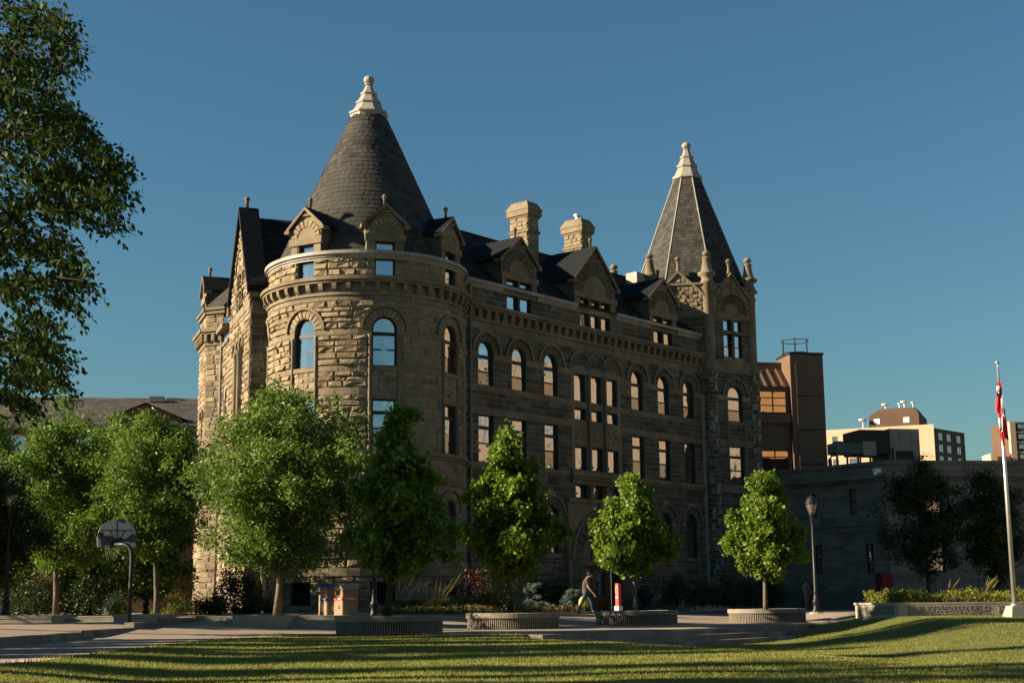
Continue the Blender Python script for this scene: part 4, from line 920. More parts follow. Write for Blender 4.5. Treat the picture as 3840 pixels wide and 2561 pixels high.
for u, n_ in ((2.2, -5.6), (8.0, -5.4), (9.0, -6.1)): mb = MB(); mb.obox(P(u, 13.6, n_), d * .9, nn * .6, Z * .35); mb.build('roof_vent', M['copper'], rf, o)
mb = MB(); mb.poly([P(6.4, 11.4, .3), P(10.6, 11.4, .3), P(10.6, 11.9, .3), P(8.5, 12.75, .3), P(6.4, 11.9, .3)]); mb.build('dormer_gable', M['brickb'], lb, o)
mb = MB(); mb.quad(P(6.2, 11.85, .5), P(8.5, 12.82, .5), P(8.5, 12.82, -4), P(6.2, 11.85, -4)); mb.quad(P(10.8, 11.85, .5), P(8.5, 12.82, .5), P(8.5, 12.82, -4), P(10.8, 11.85, -4)); mb.build('dormer_roof', M['shingle'], lb, o)

# brown metal-clad annex behind the turret
o = Vector((19, 95, .3)); an = thing('metal_clad_annex', o, 'brown metal-panelled annex tower with a round rooftop railing', 'building')
d = hd(80); nn = Vector((d.y, -d.x, 0)); A0 = pY(2961, 1328, 95); A0.z = 0; P = flat(A0, d, nn); zt_ = 17.2
mb = MB(); q = [P(0, 0, 0), P(2.35, 0, 0), P(2.35, 0, -2.4), P(0, 0, -2.4)]; mb.prism([(v.x, v.y) for v in q], .3, zt_); bd = mb.build('tower_block', M['brownm'], an, o)
mb = MB(); q = [P(-.06, 0, .06), P(2.41, 0, .06), P(2.41, 0, -2.46), P(-.06, 0, -2.46)]; mb.prism([(v.x, v.y) for v in q], zt_ + .002, zt_ + .14); mb.build('roof_edge', M['black'], an, o)
for z0, z1 in ((14.4, 16.6), (12.1, 14.3), (9.8, 12.0), (7.5, 9.7)):
    mb = band(P, .38, 2.05, z0, z1, .035); mb.build('panel', M['brownm'], bd, o); mb = band(P, .33, 2.1, z0 - .06, z0 - .015, .05); mb.build('panel_joint', M['black'], bd, o)
mb = band(P, -5.5, -.02, .3, 15.0, -.35, n0=-2.3); lw = mb.build('wall', M['brownm'], an, o)
mb = MB(); mb.quad(P(-5.5, 15.0, -.2), P(-.02, 15.0, -.2), P(-.02, 16.35, -1.6), P(-5.5, 16.35, -1.6)); mb.obox(P(-5.5, 15.0, -3), d * 5.48, nn * 1.35, Z * 1.9); sr = mb.build('metal_roof', M['brownm'], an, o)
for k in range(8):
    mb = MB(); a = P(-.5 - k * .62, 15.04, -.17); mb.obox(a, d * .06, P(0, 16.35, -1.6) - P(0, 15.0, -.2), Z * .09); mb.build('roof_seam', M['brownm'], sr, o)
for z0, z1 in ((13.2, 14.72), (9.2, 10.7)):
    simple_window(P, -5.2, -.25, z0, z1, an, o, M['amber'], M['black'], mull=[-5.2 + .99 * k for k in range(1, 5)], trans=(z0 + .52, z0 + 1.04), fr=.06, n=-.3)
    mb = band(P, -5.4, -.1, z0 - .7, z0 - .08, -.28); mb.build('spandrel', M['brownm'], lw, o)
rl = MB(); cc = P(.75, zt_ + .1, -.9)
for zz in (.08, .95): rl.tube([cc + Vector((math.cos(a) * .92, math.sin(a) * .92, zz)) for a in [2 * math.pi * k / 24 for k in range(24)]], .03, 6, True)
for k in range(6): a = 2 * math.pi * (k + .3) / 6; rl.tube([cc + Vector((math.cos(a) * .92, math.sin(a) * .92, 0)), cc + Vector((math.cos(a) * .92, math.sin(a) * .92, 1.05))], .05, 6)
rl.build('railing', M['black'], an, o)

# low limestone building on the right
o = Vector((20.9, 80, .3)); lo_ = thing('limestone_building', o, 'low shaded limestone building with flat roof and heavy cornice', 'building')
C = Vector((20.9, 80, 0)); dl = hd(-40); dr_ = hd(84)
PL_ = flat(C + dl * 11, -dl, Vector((-dl.y * 1, dl.x, 0))); PR_ = flat(C, dr_, Vector((dr_.y, -dr_.x, 0)))
opl = [opening(11 - s_, .55, z0, z1) for s_, z0, z1 in ((2.6, 5.6, 7.05), (5.4, 5.55, 6.9), (1.6, 2.3, 3.9), (5.2, 2.3, 3.95))]
opr = [opening(u, 1.0, z0, z1) for u in (2.2, 5.4, 8.6, 11.8, 15) for z0, z1 in ((2.3, 4.0), (5.5, 7.0))]
for P, L, ops in ((PL_, 11, opl), (PR_, 34, opr)):
    mb, rv = wallmesh(P, 0, L, .2, 8.4, ops, depth=.25); wl = mb.build('wall', M['limest'], lo_, o); rv.build('window_reveal', M['limest'], wl, o)
    tm = band(P, -.1, L + .1, 7.55, 7.8, .32); band(P, -.05, L + .05, 7.4, 7.55, .18, tm); band(P, -.05, L + .05, 4.95, 5.1, .15, tm); band(P, -.05, L + .05, 4.6, 4.95, .06, tm); band(P, -.06, L + .06, 8.3, 8.5, .1, tm); band(P, 0, L, .3, 1.3, .12, tm); tm.build('cornice', M['limest'], wl, o)
    fs = MB()
    for z0, z1 in ((1.3, 4.6), (5.1, 7.4), (7.8, 8.3)):
        for r in courses(0, min(L, 17), z0, z1, ops, .28, .36, .7, 1.5): stone(fs, P, r, .008, .012, False, .012)
    f_ = fs.build('stone', M['limest'], wl, o); f_['kind'] = 'stuff'
    for q in ops: simple_window(P, q['u0'], q['u1'], q['z0'], q['z1'], lo_, o, M['glass_b'], M['frame'], trans=((q['z0'] + q['z1']) / 2,), n=-.18)
mb = MB(); mb.poly([PL_(0, 8.35), PR_(0, 8.35), PR_(34, 8.35), PR_(34, 8.35, -20), PL_(0, 8.35, -20)]); mb.build('roof', M['lead'], lo_, o)
mb = MB(); q = PL_(10.6, 7.75, .1); mb.box(q, .5, .3, .3, .4); mb.lathe(q + Vector((-.2, -.2, -.1)), [(.02, 0), (.12, .05), (.12, .2)], 8); mb.build('security_camera', M['white'], lo_, o)
# rooftop equipment
t = thing('air_handling_unit', pY(3390, 1728, 86), 'big grey box of rooftop plant with dark grille', 'equipment'); q = Vector(t.location); d = hd(78); nn = Vector((d.y, -d.x, 0)); P = flat(Vector((q.x - 1.7, q.y, q.z - .5)), d, nn)
mb = band(P, 1.0, 2.95, .55, 2.5, 0, n0=-2.5); mb.build('housing', M['acgrey'], t, t.location)
mb = band(P, -1.0, .98, .95, 2.4, .05, n0=-2.3); mb.build('grille_box', M['black'], t, t.location); mb = band(P, 1.35, 2.5, .62, 1.15, .03); mb.build('intake', M['black'], t, t.location)
for a, b in ((1.15, 1.55), (1.62, 2.3), (2.36, 2.85)): mb = band(P, a, b, 1.35, 2.3, .03); mb.build('access_panel', M['acgrey'], t, t.location)
mb = MB()
for u in (-.9, -.1, .8): mb.tube([P(u, -.05, -.2), P(u, .96, -.2)], .05, 6)
mb.tube([P(1.12, .55, .06), P(1.12, 1.3, .06)], .06, 6); mb.build('support', M['black'], t, t.location)
t = thing('rooftop_chiller', pY(3210, 1752, 85), 'blue-grey rooftop chiller on legs with curved duct', 'equipment'); q = Vector(t.location); P = flat(Vector((q.x - 1.15, q.y, q.z)), d, nn)
mb = band(P, 0, 2.55, .85, 1.5, 0, n0=-1.2); mb.build('casing', M['acblue'], t, t.location); mb = band(P, 1.75, 2.6, .75, 1.6, .04, n0=-1.3); mb.build('end_panel', M['acgrey'], t, t.location)
for u in (.15, .8, 1.5, 2.3): mb = MB(); mb.tube([P(u, -.1, -.2), P(u, .87, -.2)], .07, 6); mb.build('leg', M['acblue'], t, t.location)
mb = MB(); mb.tube([P(-.25, -.1, -.3), P(-.28, .5, -.3), P(-.15, .78, -.3), P(.1, .82, -.3)], .12, 8); mb.build('duct', M['acblue'], t, t.location, True)
for k in range(3): mb = MB(); mb.lathe(P(.45 + k * .75, 1.5, -.6), [(.3, 0), (.3, .12), (.1, .14)], 12); mb.build('fan', M['black'], t, t.location)

# far hotel
YH = 370; a = pY(3500, 1590, YH); zt_ = a.z; o = Vector((a.x, YH, 0)); ht = thing('hotel_tower', o, 'distant pinkish hotel block with brown rooftop penthouse and satellite dishes', 'building')
dl = hd(-66); P = flat(Vector((a.x, YH, 0)), dl, Vector((-dl.y, dl.x, 0))); Wl = 34; ops = []; dr2 = hd(44)
rows = [zt_ - 3.6 - 3.05 * k for k in range(7)]
for z in rows:
    for u in (5.0, 9.5, 14.0, 19.5, 25.0, 29.0): ops.append(opening(u, 1.5 if u != 19.5 else 2.6, z, z + 1.75))
mb, rv = wallmesh(P, 0, Wl, 0, zt_, ops, depth=.3); wl = mb.build('wall', M['pinkc'], ht, o); rv.build('window_reveal', M['pinkc'], wl, o)
for q in ops: simple_window(P, q['u0'], q['u1'], q['z0'], q['z1'], ht, o, M['glass_b'], M['browns'], mull=((q['u0'] + q['u1']) / 2,), fr=.12, n=-.2)
P2 = flat(Vector((a.x, YH, 0)), dr2, Vector((dr2.y, -dr2.x, 0))); ops = [opening(u, 1.6, z - .4, z + 1.5) for z in rows for u in (2.5, 7.0, 12.5)]
for k, q in enumerate(ops): q['u1'] = q['u0'] + 1.8
mb, rv = wallmesh(P2, 0, 17, 0, zt_ - 1, ops, depth=.3); wl = mb.build('wall', M['browns'], ht, o)
for q in ops: simple_window(P2, q['u0'], q['u1'], q['z0'], q['z1'], ht, o, M['glass_b'], M['white'], mull=((q['u0'] + q['u1']) / 2,), trans=((q['z0'] + q['z1']) / 2,), fr=.14, n=-.2)
mb = MB(); mb.poly([P(0, zt_), P(Wl, zt_), P(Wl, zt_, -8), P(4, zt_, -10)]); mb.build('roof', M['browns'], ht, o)
mb = MB(); e = [P(4, zt_, -3), P(17, zt_, -3), P(17, zt_, -18), P(4, zt_, -18)]; e2 = [P(5.5, zt_ + 5.6, -6), P(14.5, zt_ + 5.6, -6), P(14.5, zt_ + 5.6, -16), P(5.5, zt_ + 5.6, -16)]; em_ = [v + Z * 3.4 for v in e]
for A_, B_ in ((e, em_), (em_, e2)): mb.add(A_ + B_, ((0, 1, 5, 4), (1, 2, 6, 5), (2, 3, 7, 6), (3, 0, 4, 7), (4, 5, 6, 7)))
pe = mb.build('penthouse', M['browns'], ht, o)
for u in (6.5, 14.2): mb = band(P, u, u + 1.4, zt_ + 1.3, zt_ + 2.4, .05, n0=-.1) if False else MB(); mb.quad(P(u, zt_ + 1.2, -2.9), P(u + 1.5, zt_ + 1.2, -2.9), P(u + 1.5, zt_ + 2.6, -2.9), P(u, zt_ + 2.6, -2.9)); mb.build('vent', M['white'], pe, o)
for u, n_, z, r in ((8.5, -9, 5.6, 1.0), (6.2, -9, 5.6, .6), (13.2, -7, 4.8, 1.1), (18.5, -2, .3, 1.2), (9.8, -9, 5.6, .5)):
    mb = MB(); q = P(u, zt_ + z, n_); mb.tube([q, q + Z * (1.2 + r)], .12, 6); mb.lathe(q + Z * (1.0 + r), [(.1, -.5 * r), (r * .7, -.3 * r), (r, .1), (r * .9, .15)], 12); mb.build('satellite_dish', M['white'], pe, o)
# far apartment block
YA = 420; a = pY(3785, 1580, YA); o = Vector((a.x, YA, 0)); ap_ = thing('apartment_block', o, 'distant concrete apartment block with stacked balconies behind the flagpole', 'building'); d = hd(86); P = flat(Vector((a.x, YA, 0)), d, Vector((d.y, -d.x, 0)))
mb = band(P, 0, 30, 0, a.z, -1.5, n0=-14); wl = mb.build('core', M['browns'], ap_, o)
for k in range(8):
    z = a.z - 3.0 * k; mb = band(P, 0, 30, z - .35, z, 0, n0=-1.5); mb.build('floor_slab', M['pinkc'], ap_, o)
    if k: mb = band(P, 2.2, 30, z, z + .95, -.05, n0=-.12); mb.build('balcony_front', M['browns'], ap_, o)
for u in (0, 13.0, 26): mb = band(P, u, u + 1.7, 0, a.z - .36, .1, n0=-1.5); mb.build('pier', M['pinkc'], ap_, o)
for k in range(7):
    for u in (3.0, 7.5, 16, 20.5): simple_window(P, u, u + 3.2, a.z - 3 * k - 2.9, a.z - 3 * k - .6, ap_, o, M['glass_b'], M['white'], mull=(u + 1.6,), fr=.1, n=-1.4)
zl_ = pY(3720, 1700, YA).z; x0 = pY(3715, 1700, YA).x
mb = MB(); mb.box((x0 + 2.9, YA + 4, 0), 5.8, 8, zl_); mb.build('low_wing', M['pinkc'], ap_, o)
for k in range(5): mb = MB(); mb.box((x0 + 3.6, YA - .3, zl_ - 2.6 - 3 * k), 3.9, .8, 1.6); mb.build('wing_opening', M['browns'], ap_, o)

# sunlit tan street fronts across the square to the right, out of the picture: the hall's windows mirror them
for (y0, y1, h, x, lab, mt_) in ((62, 90, 24, 66, 'plain tan office block across the square, mirrored in the windows', M['tanc']), (90.5, 150, 36, 70, 'taller tan office block across the square, mirrored in the windows', M['tanc']), (2, 30, 34, 64, 'broad tan office block down the street, mirrored in the amber windows', M['tanc'])):
    o = Vector((x, (y0 + y1) / 2, 0)); t = thing('office_block', o, lab, 'building'); P = flat(Vector((x, y1, 0)), Vector((0, -1, 0)), Vector((-1, 0, 0))); L = y1 - y0; ops = []
    for k in range(int(h / 5.0)):
        for j in range(int(L / 9)): ops.append(opening(3.5 + j * 9, 1.8, 2.2 + k * 5.0, 4.4 + k * 5.0))
    mb, rv = wallmesh(P, 0, L, 0, h, ops, depth=.25); wl = mb.build('wall', mt_, t, o); rv.build('window_reveal', mt_, wl, o)
    for q in ops: simple_window(P, q['u0'], q['u1'], q['z0'], q['z1'], t, o, M['glass_b'], M['frame'], fr=.1, n=-.18)
    mb = MB(); mb.obox(Vector((x + .3, y0, 0)), Vector((18, 0, 0)), Vector((0, L, 0)), Z * (h - .01)); mb.build('body', mt_, t, o); mb = band(P, -.2, L + .2, h - .5, h + .2, .4); mb.build('cornice', mt_, t, o)
# ------------------------------------------------------------------ trees and plants
M['lf_linden'] = leafmat('linden_leaf', (.062, .125, .013), (.155, .215, .032), .34)
M['lf_ash'] = leafmat('ash_leaf', (.05, .11, .018), (.13, .19, .045), .32)
M['lf_elm'] = leafmat('elm_leaf', (.012, .026, .007), (.038, .062, .013), .24, .6, .1)
M['lf_dark'] = leafmat('dark_leaf', (.014, .028, .01), (.03, .055, .016), .22)
M['lf_hedge'] = leafmat('yellow_green_leaf', (.09, .115, .015), (.20, .19, .03), .3)
M['lf_purple'] = leafmat('purple_leaf', (.03, .012, .012), (.075, .03, .024), .2)
M['lf_spruce'] = leafmat('blue_spruce_needle', (.06, .095, .085), (.17, .23, .20), .1, .6)
M['lf_shrub'] = leafmat('shrub_leaf', (.055, .075, .018), (.13, .14, .045), .25)
M['lf_gold'] = leafmat('golden_leaf', (.14, .12, .02), (.24, .19, .04), .3)
M['lf_grass'] = leafmat('ornamental_grass', (.07, .10, .025), (.19, .20, .07), .3, .6)
M['plume'] = leafmat('grass_plume', (.30, .24, .15), (.45, .37, .24), .3, .8)
M['fl_red'] = leafmat('red_petal', (.35, .03, .02), (.5, .10, .05), .2, .7)
M['fl_cream'] = leafmat('cream_petal', (.5, .42, .22), (.6, .5, .35), .2, .7)

def leaves(C, sig, per, L, W, rs, droop=-.25, flat_=1.0):
    """leaf quads scattered round clump centres C (n,3) -> (m,4,3)"""
    n = len(C) * per; c = np.repeat(C, per, 0) + rs.normal(0, 1, (n, 3)) * np.array([sig, sig, sig * flat_])
    a = rs.normal(0, 1, (n, 3)); a[:, 2] = a[:, 2] * .6 + droop * 1.5; a /= np.linalg.norm(a, axis=1)[:, None] + 1e-9
    b = np.cross(a, rs.normal(0, 1, (n, 3))); b /= np.linalg.norm(b, axis=1)[:, None] + 1e-9; nn = np.cross(a, b)
    s = (.5 + .85 * rs.random(n))[:, None]; l = a * L * .5 * s; w_ = b * W * .5 * s; f = nn * W * .18 * s
    return np.stack([c - l, c + w_ + f - l * .15, c + l, c - w_ + f - l * .15], 1)
def crown_pts(prof, z0, z1, n, rs, lump=.3, inner=.42):
    t = np.array([p[0] for p in prof]); r = np.array([p[1] for p in prof]); g = np.linspace(0, 1, 200); w_ = np.interp(g, t, r) + .08; cdf = np.cumsum(w_ ** 1.4); cdf /= cdf[-1]
    tt = np.interp(rs.random(n), cdf, g); th = rs.random(n) * 2 * np.pi; ph = rs.random(3) * 6.28
    lob = 1 - lump * .5 + lump * (np.sin(3 * th + 9 * tt + ph[0]) * .5 + np.sin(5 * th - 14 * tt + ph[1]) * .5 + np.sin(2 * th + 21 * tt + ph[2]) * .4)
    rr = np.interp(tt, t, r) * lob * rs.random(n) ** inner
    return np.stack([rr * np.cos(th), rr * np.sin(th), z0 + (z1 - z0) * tt], 1)
def make_tree(name, label, base, zc0, zc1, prof, ncl, per, sig, L, W, mat, tr, seed, group=None, lean=(0, 0), bark='bark', cat='tree', limbs=26, droop=-.25, lump=.32, shift=(0, 0), tint=1):
    rs = np.random.default_rng(seed); rd = random.Random(seed); t = thing(name, base, label, cat, group)
    nl = max(12, ncl // 9 + 10); K = crown_pts(prof, zc0, zc1, nl, rs, lump, .36); mr = max(p[1] for p in prof); lr = (.13 + .17 * mr) * (.7 + .5 * rs.random(nl))
    u_ = rs.normal(0, 1, (nl, 9, 3)); u_ /= np.linalg.norm(u_, axis=2)[:, :, None]; C = (K[:, None, :] + u_ * (lr[:, None] * rs.random((nl, 9)) ** .4)[:, :, None] * np.array([1, 1, .75])).reshape(-1, 3)
    st_ = crown_pts(prof, zc0, zc1, 16, rs, lump, .05) * np.array([1.2, 1.2, 1]); st_ = np.repeat(st_, 4, 0) + rs.normal(0, .09, (64, 3)); st_[:, :2] *= np.tile(np.array([1.0, .93, .86, .8]), 16)[:, None]
    C = np.concatenate([C, st_, crown_pts(prof, zc0, zc1, ncl // 5, rs, 0, .9) * np.array([.6, .6, 1])]); C[:, 2] = np.maximum(C[:, 2], zc0 * .85); k = ((C[:, 2] - zc0) / max(.1, zc1 - zc0))[:, None]
    C[:, 0] += lean[0] + shift[0] * (1 - k[:, 0]); C[:, 1] += lean[1] + shift[1] * (1 - k[:, 0])
    H = zc0 + (zc1 - zc0) * .86; mb = MB(); path = []; rr = []
    for i in range(9):
        q = i / 8; path.append((lean[0] * q ** .8 + .05 * math.sin(q * 6 + seed), lean[1] * q + .05 * math.cos(q * 5 + seed), -.05 + H * q)); rr.append(tr * (1.25 if i == 0 else 1) * (1 - .86 * q))
    mb.tube(path, rr, 9); tk = mb.build('trunk', M[bark], t, None, True)
    br = MB()
    for c_ in C[rs.permutation(len(C))[:limbs]]:
        z = max(zc0 * .75, min(H * .95, c_[2] - .55 * math.hypot(c_[0], c_[1]))); q = z / H; x0, y0 = lean[0] * q ** .8, lean[1] * q; r0 = tr * (1 - .86 * q) * .5
        mid = ((x0 + c_[0]) / 2, (y0 + c_[1]) / 2, z + (c_[2] - z) * .38); br.tube([(x0, y0, z), mid, tuple(c_)], [r0, r0 * .6, .012], 5)
    br.build('branches', M[bark], t, None, True)['kind'] = 'stuff'
    quads_obj('crown', leaves(C, sig, per, L, W, rs, droop), M[mat], t); return t
def prof_px(rows, ytop, ybot, k, f=1.0): k *= f; return sorted(((ybot - y) / (ybot - ytop), hw * k) for y, hw in rows)
k_ = lambda Y: 1.6333 * Y / FPX
# round planters with pyramidal trees
def round_planter(x, Y, label, soil_plants=True):
    c = pX(x, Y, 0); t = thing('round_planter', c, label, 'planter', None); mb = MB(); n = 132; R = 1.5
    mb.lathe((0, 0, 0), [(R - .13, -.02), (R - .13, .33), (R, .34), (R, .48), (R - .03, .5), (R - .22, .5), (R - .24, .48), (R - .24, .3)], 64); w_ = mb.build('rim', M['conc_d'], t)
    fl = MB()
    for i in range(n):
        a = 2 * math.pi * i / n; ca, sa = math.cos(a), math.sin(a); tx, ty = -sa, ca
        f = lambda r, s_, z: (r * ca + s_ * tx, r * sa + s_ * ty, z)
        fl.add([f(R - .14, -.026, 0), f(R - .05, -.016, 0), f(R - .05, .016, 0), f(R - .14, .026, 0), f(R - .14, -.026, .335), f(R - .05, -.016, .335), f(R - .05, .016, .335), f(R - .14, .026, .335)], ((0, 1, 5, 4), (1, 2, 6, 5), (2, 3, 7, 6), (4, 5, 6, 7)))
    ft = fl.build('fluting', M['conc_d'], t); s = MB(); s.lathe((0, 0, 0), [(R - .25, .3), (R - .25, .42), (.3, .45)], 40); s.build('soil', M['soil'], t); return c
c1 = round_planter(1460, 39.5, 'largest fluted round concrete planter, in shade, with the dark tree')
c2 = round_planter(1924, 46.0, 'fluted round concrete planter in front of the purple shrub')
c3 = round_planter(2388, 51.8, 'sunlit fluted round concrete planter below the red sign post')
c4 = round_planter(2878, 55.4, 'fluted round concrete planter beside the right lamp post')
pr2 = prof_px([(980, 4), (1000, 16), (1050, 50), (1100, 70), (1150, 95), (1200, 112), (1250, 124), (1290, 80), (1308, 20)], 980, 1308, k_(46), 0.84)
make_tree('linden_tree', 'tallest sunlit pyramidal linden with bright green leaves in round planter', c2 + Vector((-.1, 0, .4)), 1.42, 6.0, pr2, 620, 42, .105, .15, .115, 'lf_linden', .1, 21, bark='bark_d', droop=-.35, lump=.34)
pr3 = prof_px([(1093, 6), (1120, 38), (1150, 55), (1200, 86), (1230, 100), (1260, 108), (1290, 70), (1310, 20)], 1093, 1310, k_(51.8), 0.86)
make_tree('linden_tree', 'small sunlit linden above the red sign post, in round planter', c3 + Vector((0, 0, .4)), 1.45, 4.85, pr3, 540, 42, .105, .15, .115, 'lf_linden', .085, 22, droop=-.35, lump=.24, shift=(-.15, 0))
pr4 = prof_px([(1088, 6), (1110, 36), (1150, 62), (1200, 90), (1240, 100), (1270, 95), (1300, 60), (1320, 20)], 1088, 1320, k_(55.4), 0.86)
make_tree('linden_tree', 'small sunlit egg-shaped linden beside the right lamp post', c4 + Vector((0, 0, .4)), 1.3, 5.25, pr4, 560, 42, .105, .15, .115, 'lf_linden', .09, 23, droop=-.35, lump=.24)
pr1 = prof_px([(905, 4), (930, 16), (980, 48), (1030, 66), (1080, 92), (1130, 116), (1180, 132), (1230, 138), (1270, 120), (1300, 70), (1318, 20)], 905, 1318, k_(39.5), 0.8)
make_tree('linden_tree', 'dark linden standing in shade before the round tower', c1 + Vector((-.05, 0, .4)), 1.15, 6.15, pr1, 700, 42, .105, .15, .115, 'lf_linden', .1, 24, lean=(.28, .1), bark='bark_d', droop=-.35, lump=.34)
# ash trees on the left terrace
ashes = [
 (1040, 46.6, .46, 'widest ash tree, sunlit, covering the foot of the round tower', [(885, 8), (905, 45), (950, 115), (1000, 175), (1050, 205), (1100, 218), (1150, 218), (1200, 200), (1250, 150), (1290, 70), (1305, 20)], 885, 1305, 950, 31, 'lf_ash', .13, (.1, 0)),
 (585, 51, .46, 'sunlit ash tree with a bare pale trunk behind the basketball post', [(955, 8), (970, 45), (1010, 105), (1060, 135), (1110, 145), (1160, 145), (1210, 128), (1250, 70), (1275, 20)], 955, 1275, 560, 32, 'lf_ash', .11, (-.3, 0)),
 (205, 53, .46, 'tall ash tree in front of the brown brick building', [(928, 8), (945, 30), (990, 75), (1040, 115), (1100, 145), (1160, 158), (1220, 155), (1270, 110), (1295, 40)], 928, 1295, 600, 33, 'lf_ash', .11, (-.1, 0)),
 (420, 57, .46, 'shaded ash tree between the two brighter ones', [(975, 10), (1010, 50), (1080, 90), (1150, 105), (1220, 95), (1280, 50)], 975, 1280, 320, 35, 'lf_ash', .09, (0, 0)),
 (-40, 48, .46, 'low dark leafy tree behind the left lamp post', [(1085, 8), (1120, 60), (1180, 100), (1240, 105), (1300, 80), (1330, 30)], 1085, 1330, 300, 34, 'lf_dark', .09, (0, 0))]
for x, Y, z, lab, rows, yt, yb, ncl, sd, mt_, tr, ln in ashes:
    b = pX(x, Y, z); k = k_(Y); zt_ = pY(x, yt * 1.6333, Y).z - z; zb_ = pY(x, yb * 1.6333, Y).z - z
    make_tree('ash_tree', lab, b, zb_, zt_, prof_px(rows, yt, yb, k, 1.02), int(ncl * 1.35), 46, .16, .15, .056, mt_, tr, sd, lean=ln, limbs=34, droop=-.15)
for x, y, h, r, lab, sd in ((-21.5, 58.5, 8.0, 2.6, 'dense dark tree behind the leftmost ash', 51), (-17.6, 59.5, 7.0, 2.3, 'dense dark tree in front of the brick building', 52), (-26.5, 61, 8.5, 2.8, 'dense dark tree at the far end of the brick building', 53), (-17.4, 62.6, 8.6, 2.3, 'dense tree casting shade on the foot of the tower', 55), (-14.6, 57.5, 5.6, 1.9, 'small dense tree beside the gable wing', 54)):
    make_tree('maple_tree', lab, Vector((x, y, .4)), 1.0, h, [(0, r * .5), (.15, r * .9), (.4, r), (.7, r * .75), (1, .2)], 520, 42, .2, .17, .085, 'lf_ash', .13, sd, bark='bark_d', lump=.3)
# dark trees by the limestone building
for x, Y, lab, yt, yb, hw, sd in ((3490, 71, 'dark spreading tree shading the limestone wall', 1058, 1335, 98, 41), (3752, 70, 'dark upright tree behind the flagpole', 1074, 1335, 74, 42)):
    b = pX(x, Y, .35); k = k_(Y); rows = [(yt, 4), (yt + 20, hw * .35), (yt + 60, hw * .8), (yt + 110, hw), (yt + 170, hw), (yt + 220, hw * .8), (yb - 15, hw * .3)]
    make_tree('dark_tree', lab, b, pY(x, yb * 1.6333, Y).z - .35, pY(x, yt * 1.6333, Y).z - .35, prof_px(rows, yt, yb, k), 420, 34, .2, .17, .07, 'lf_dark', .12, sd, bark='bark_d', limbs=40, lump=.45)
# big overhanging tree at the left, trunk out of the picture
rs = np.random.default_rng(5); base = Vector((-10.6, 18.5, -.1)); ot = thing('elm_tree', base, 'big elm with dark branches reaching in over the lawn against the sky', 'tree')
lobes = [(60, 50, 90, 70, 26), (140, 60, 50, 40, 10), (172, 100, 24, 60, 10), (30, 150, 90, 60, 24), (110, 150, 60, 60, 14), (60, 220, 100, 50, 26), (130, 255, 60, 30, 12), (200, 275, 45, 28, 12), (40, 300, 110, 50, 30), (150, 320, 90, 36, 22), (230, 350, 40, 22, 9), (270, 380, 36, 24, 12), (190, 400, 90, 34, 24), (292, 420, 22, 20, 6), (100, 400, 110, 44, 30), (245, 455, 50, 26, 14), (180, 470, 70, 30, 16), (280, 515, 24, 14, 5), (80, 480, 100, 44, 28), (30, 560, 80, 50, 24), (110, 570, 70, 34, 16), (180, 590, 40, 16, 9), (205, 650, 20, 12, 4), (140, 640, 70, 24, 14), (170, 700, 36, 16, 7), (60, 660, 80, 34, 18), (100, 740, 60, 24, 11), (40, 780, 80, 40, 22), (110, 800, 60, 26, 13), (150, 830, 26, 16, 5), (60, 860, 80, 34, 20), (130, 870, 40, 18, 7), (40, 915, 40, 20, 7), (75, 935, 30, 14, 4)]
C = []
for cx, cy, rx, ry, m_ in lobes:
    for _ in range(int(m_ * 1.35)):
        a = rs.random() * 6.283; q = rs.random() ** .5; Y = rs.uniform(15.5, 21.5) ; p = pY((cx * .95 - 6 + rx * .92 * q * math.cos(a)) * 1.6333, (cy + ry * .8 * q * math.sin(a)) * 1.6333, Y); C.append(p - base)
for _ in range(700): a = rs.random() * 6.283; q = rs.random() ** .5; C.append(Vector((-.6 + 4.2 * q * math.cos(a) - 1.2, 3.6 * q * math.sin(a), 8.6 + rs.normal(0, 1.8))))
C = np.array(C)
def sprays(C, m_, ln, L, W, rs):                      # leaves set along short drooping twigs
    n = len(C); t = np.stack([rs.normal(.75, .45, n), rs.normal(0, .5, n), rs.normal(-.28, .3, n)], 1); t /= np.linalg.norm(t, axis=1)[:, None]
    t = np.repeat(t, m_, 0); c = np.repeat(C, m_, 0); s = np.tile(np.linspace(-.5, .5, m_), n)[:, None]; sg = np.tile(np.where(np.arange(m_) % 2, 1, -1), n)[:, None]
    sd = np.cross(t, rs.normal(0, .35, t.shape) + np.array([0, 0, 1])); sd /= np.linalg.norm(sd, axis=1)[:, None]
    c = c + t * s * ln + sd * sg * W * .55 + np.array([0, 0, -1]) * (s + .5) ** 2 * ln * .22 + rs.normal(0, .03, c.shape)
    a = t * .55 + sd * sg * .6 + np.array([0, 0, -.55]) + rs.normal(0, .3, c.shape); a /= np.linalg.norm(a, axis=1)[:, None]; b = np.cross(a, rs.normal(0, .5, c.shape) + np.array([0, -.3, 1])); b /= np.linalg.norm(b, axis=1)[:, None]
    k = (.7 + .5 * rs.random(len(c)))[:, None]; l = a * L * .5 * k; w_ = b * W * .5 * k; f = np.cross(a, b) * W * .15 * k
    return np.stack([c - l, c + w_ + f - l * .2, c + l, c - w_ + f - l * .2], 1)
quads_obj('crown', np.concatenate([sprays(C, 20, .6, .10, .054, rs), leaves(C, .09, 6, .09, .05, rs, -.4, .6)]), M['lf_elm'], ot)
mb = MB(); mb.tube([(0, 0, -.1), (.05, 0, 2), (.1, .1, 4.2), (.0, .2, 7), (-.3, .1, 10)], [.38, .3, .27, .2, .08], 12); mb.build('trunk', M['bark_d'], ot, None, True)
br = MB()
def pb(x, y, Y): return pY(x * 1.6333, y * 1.6333, Y) - base
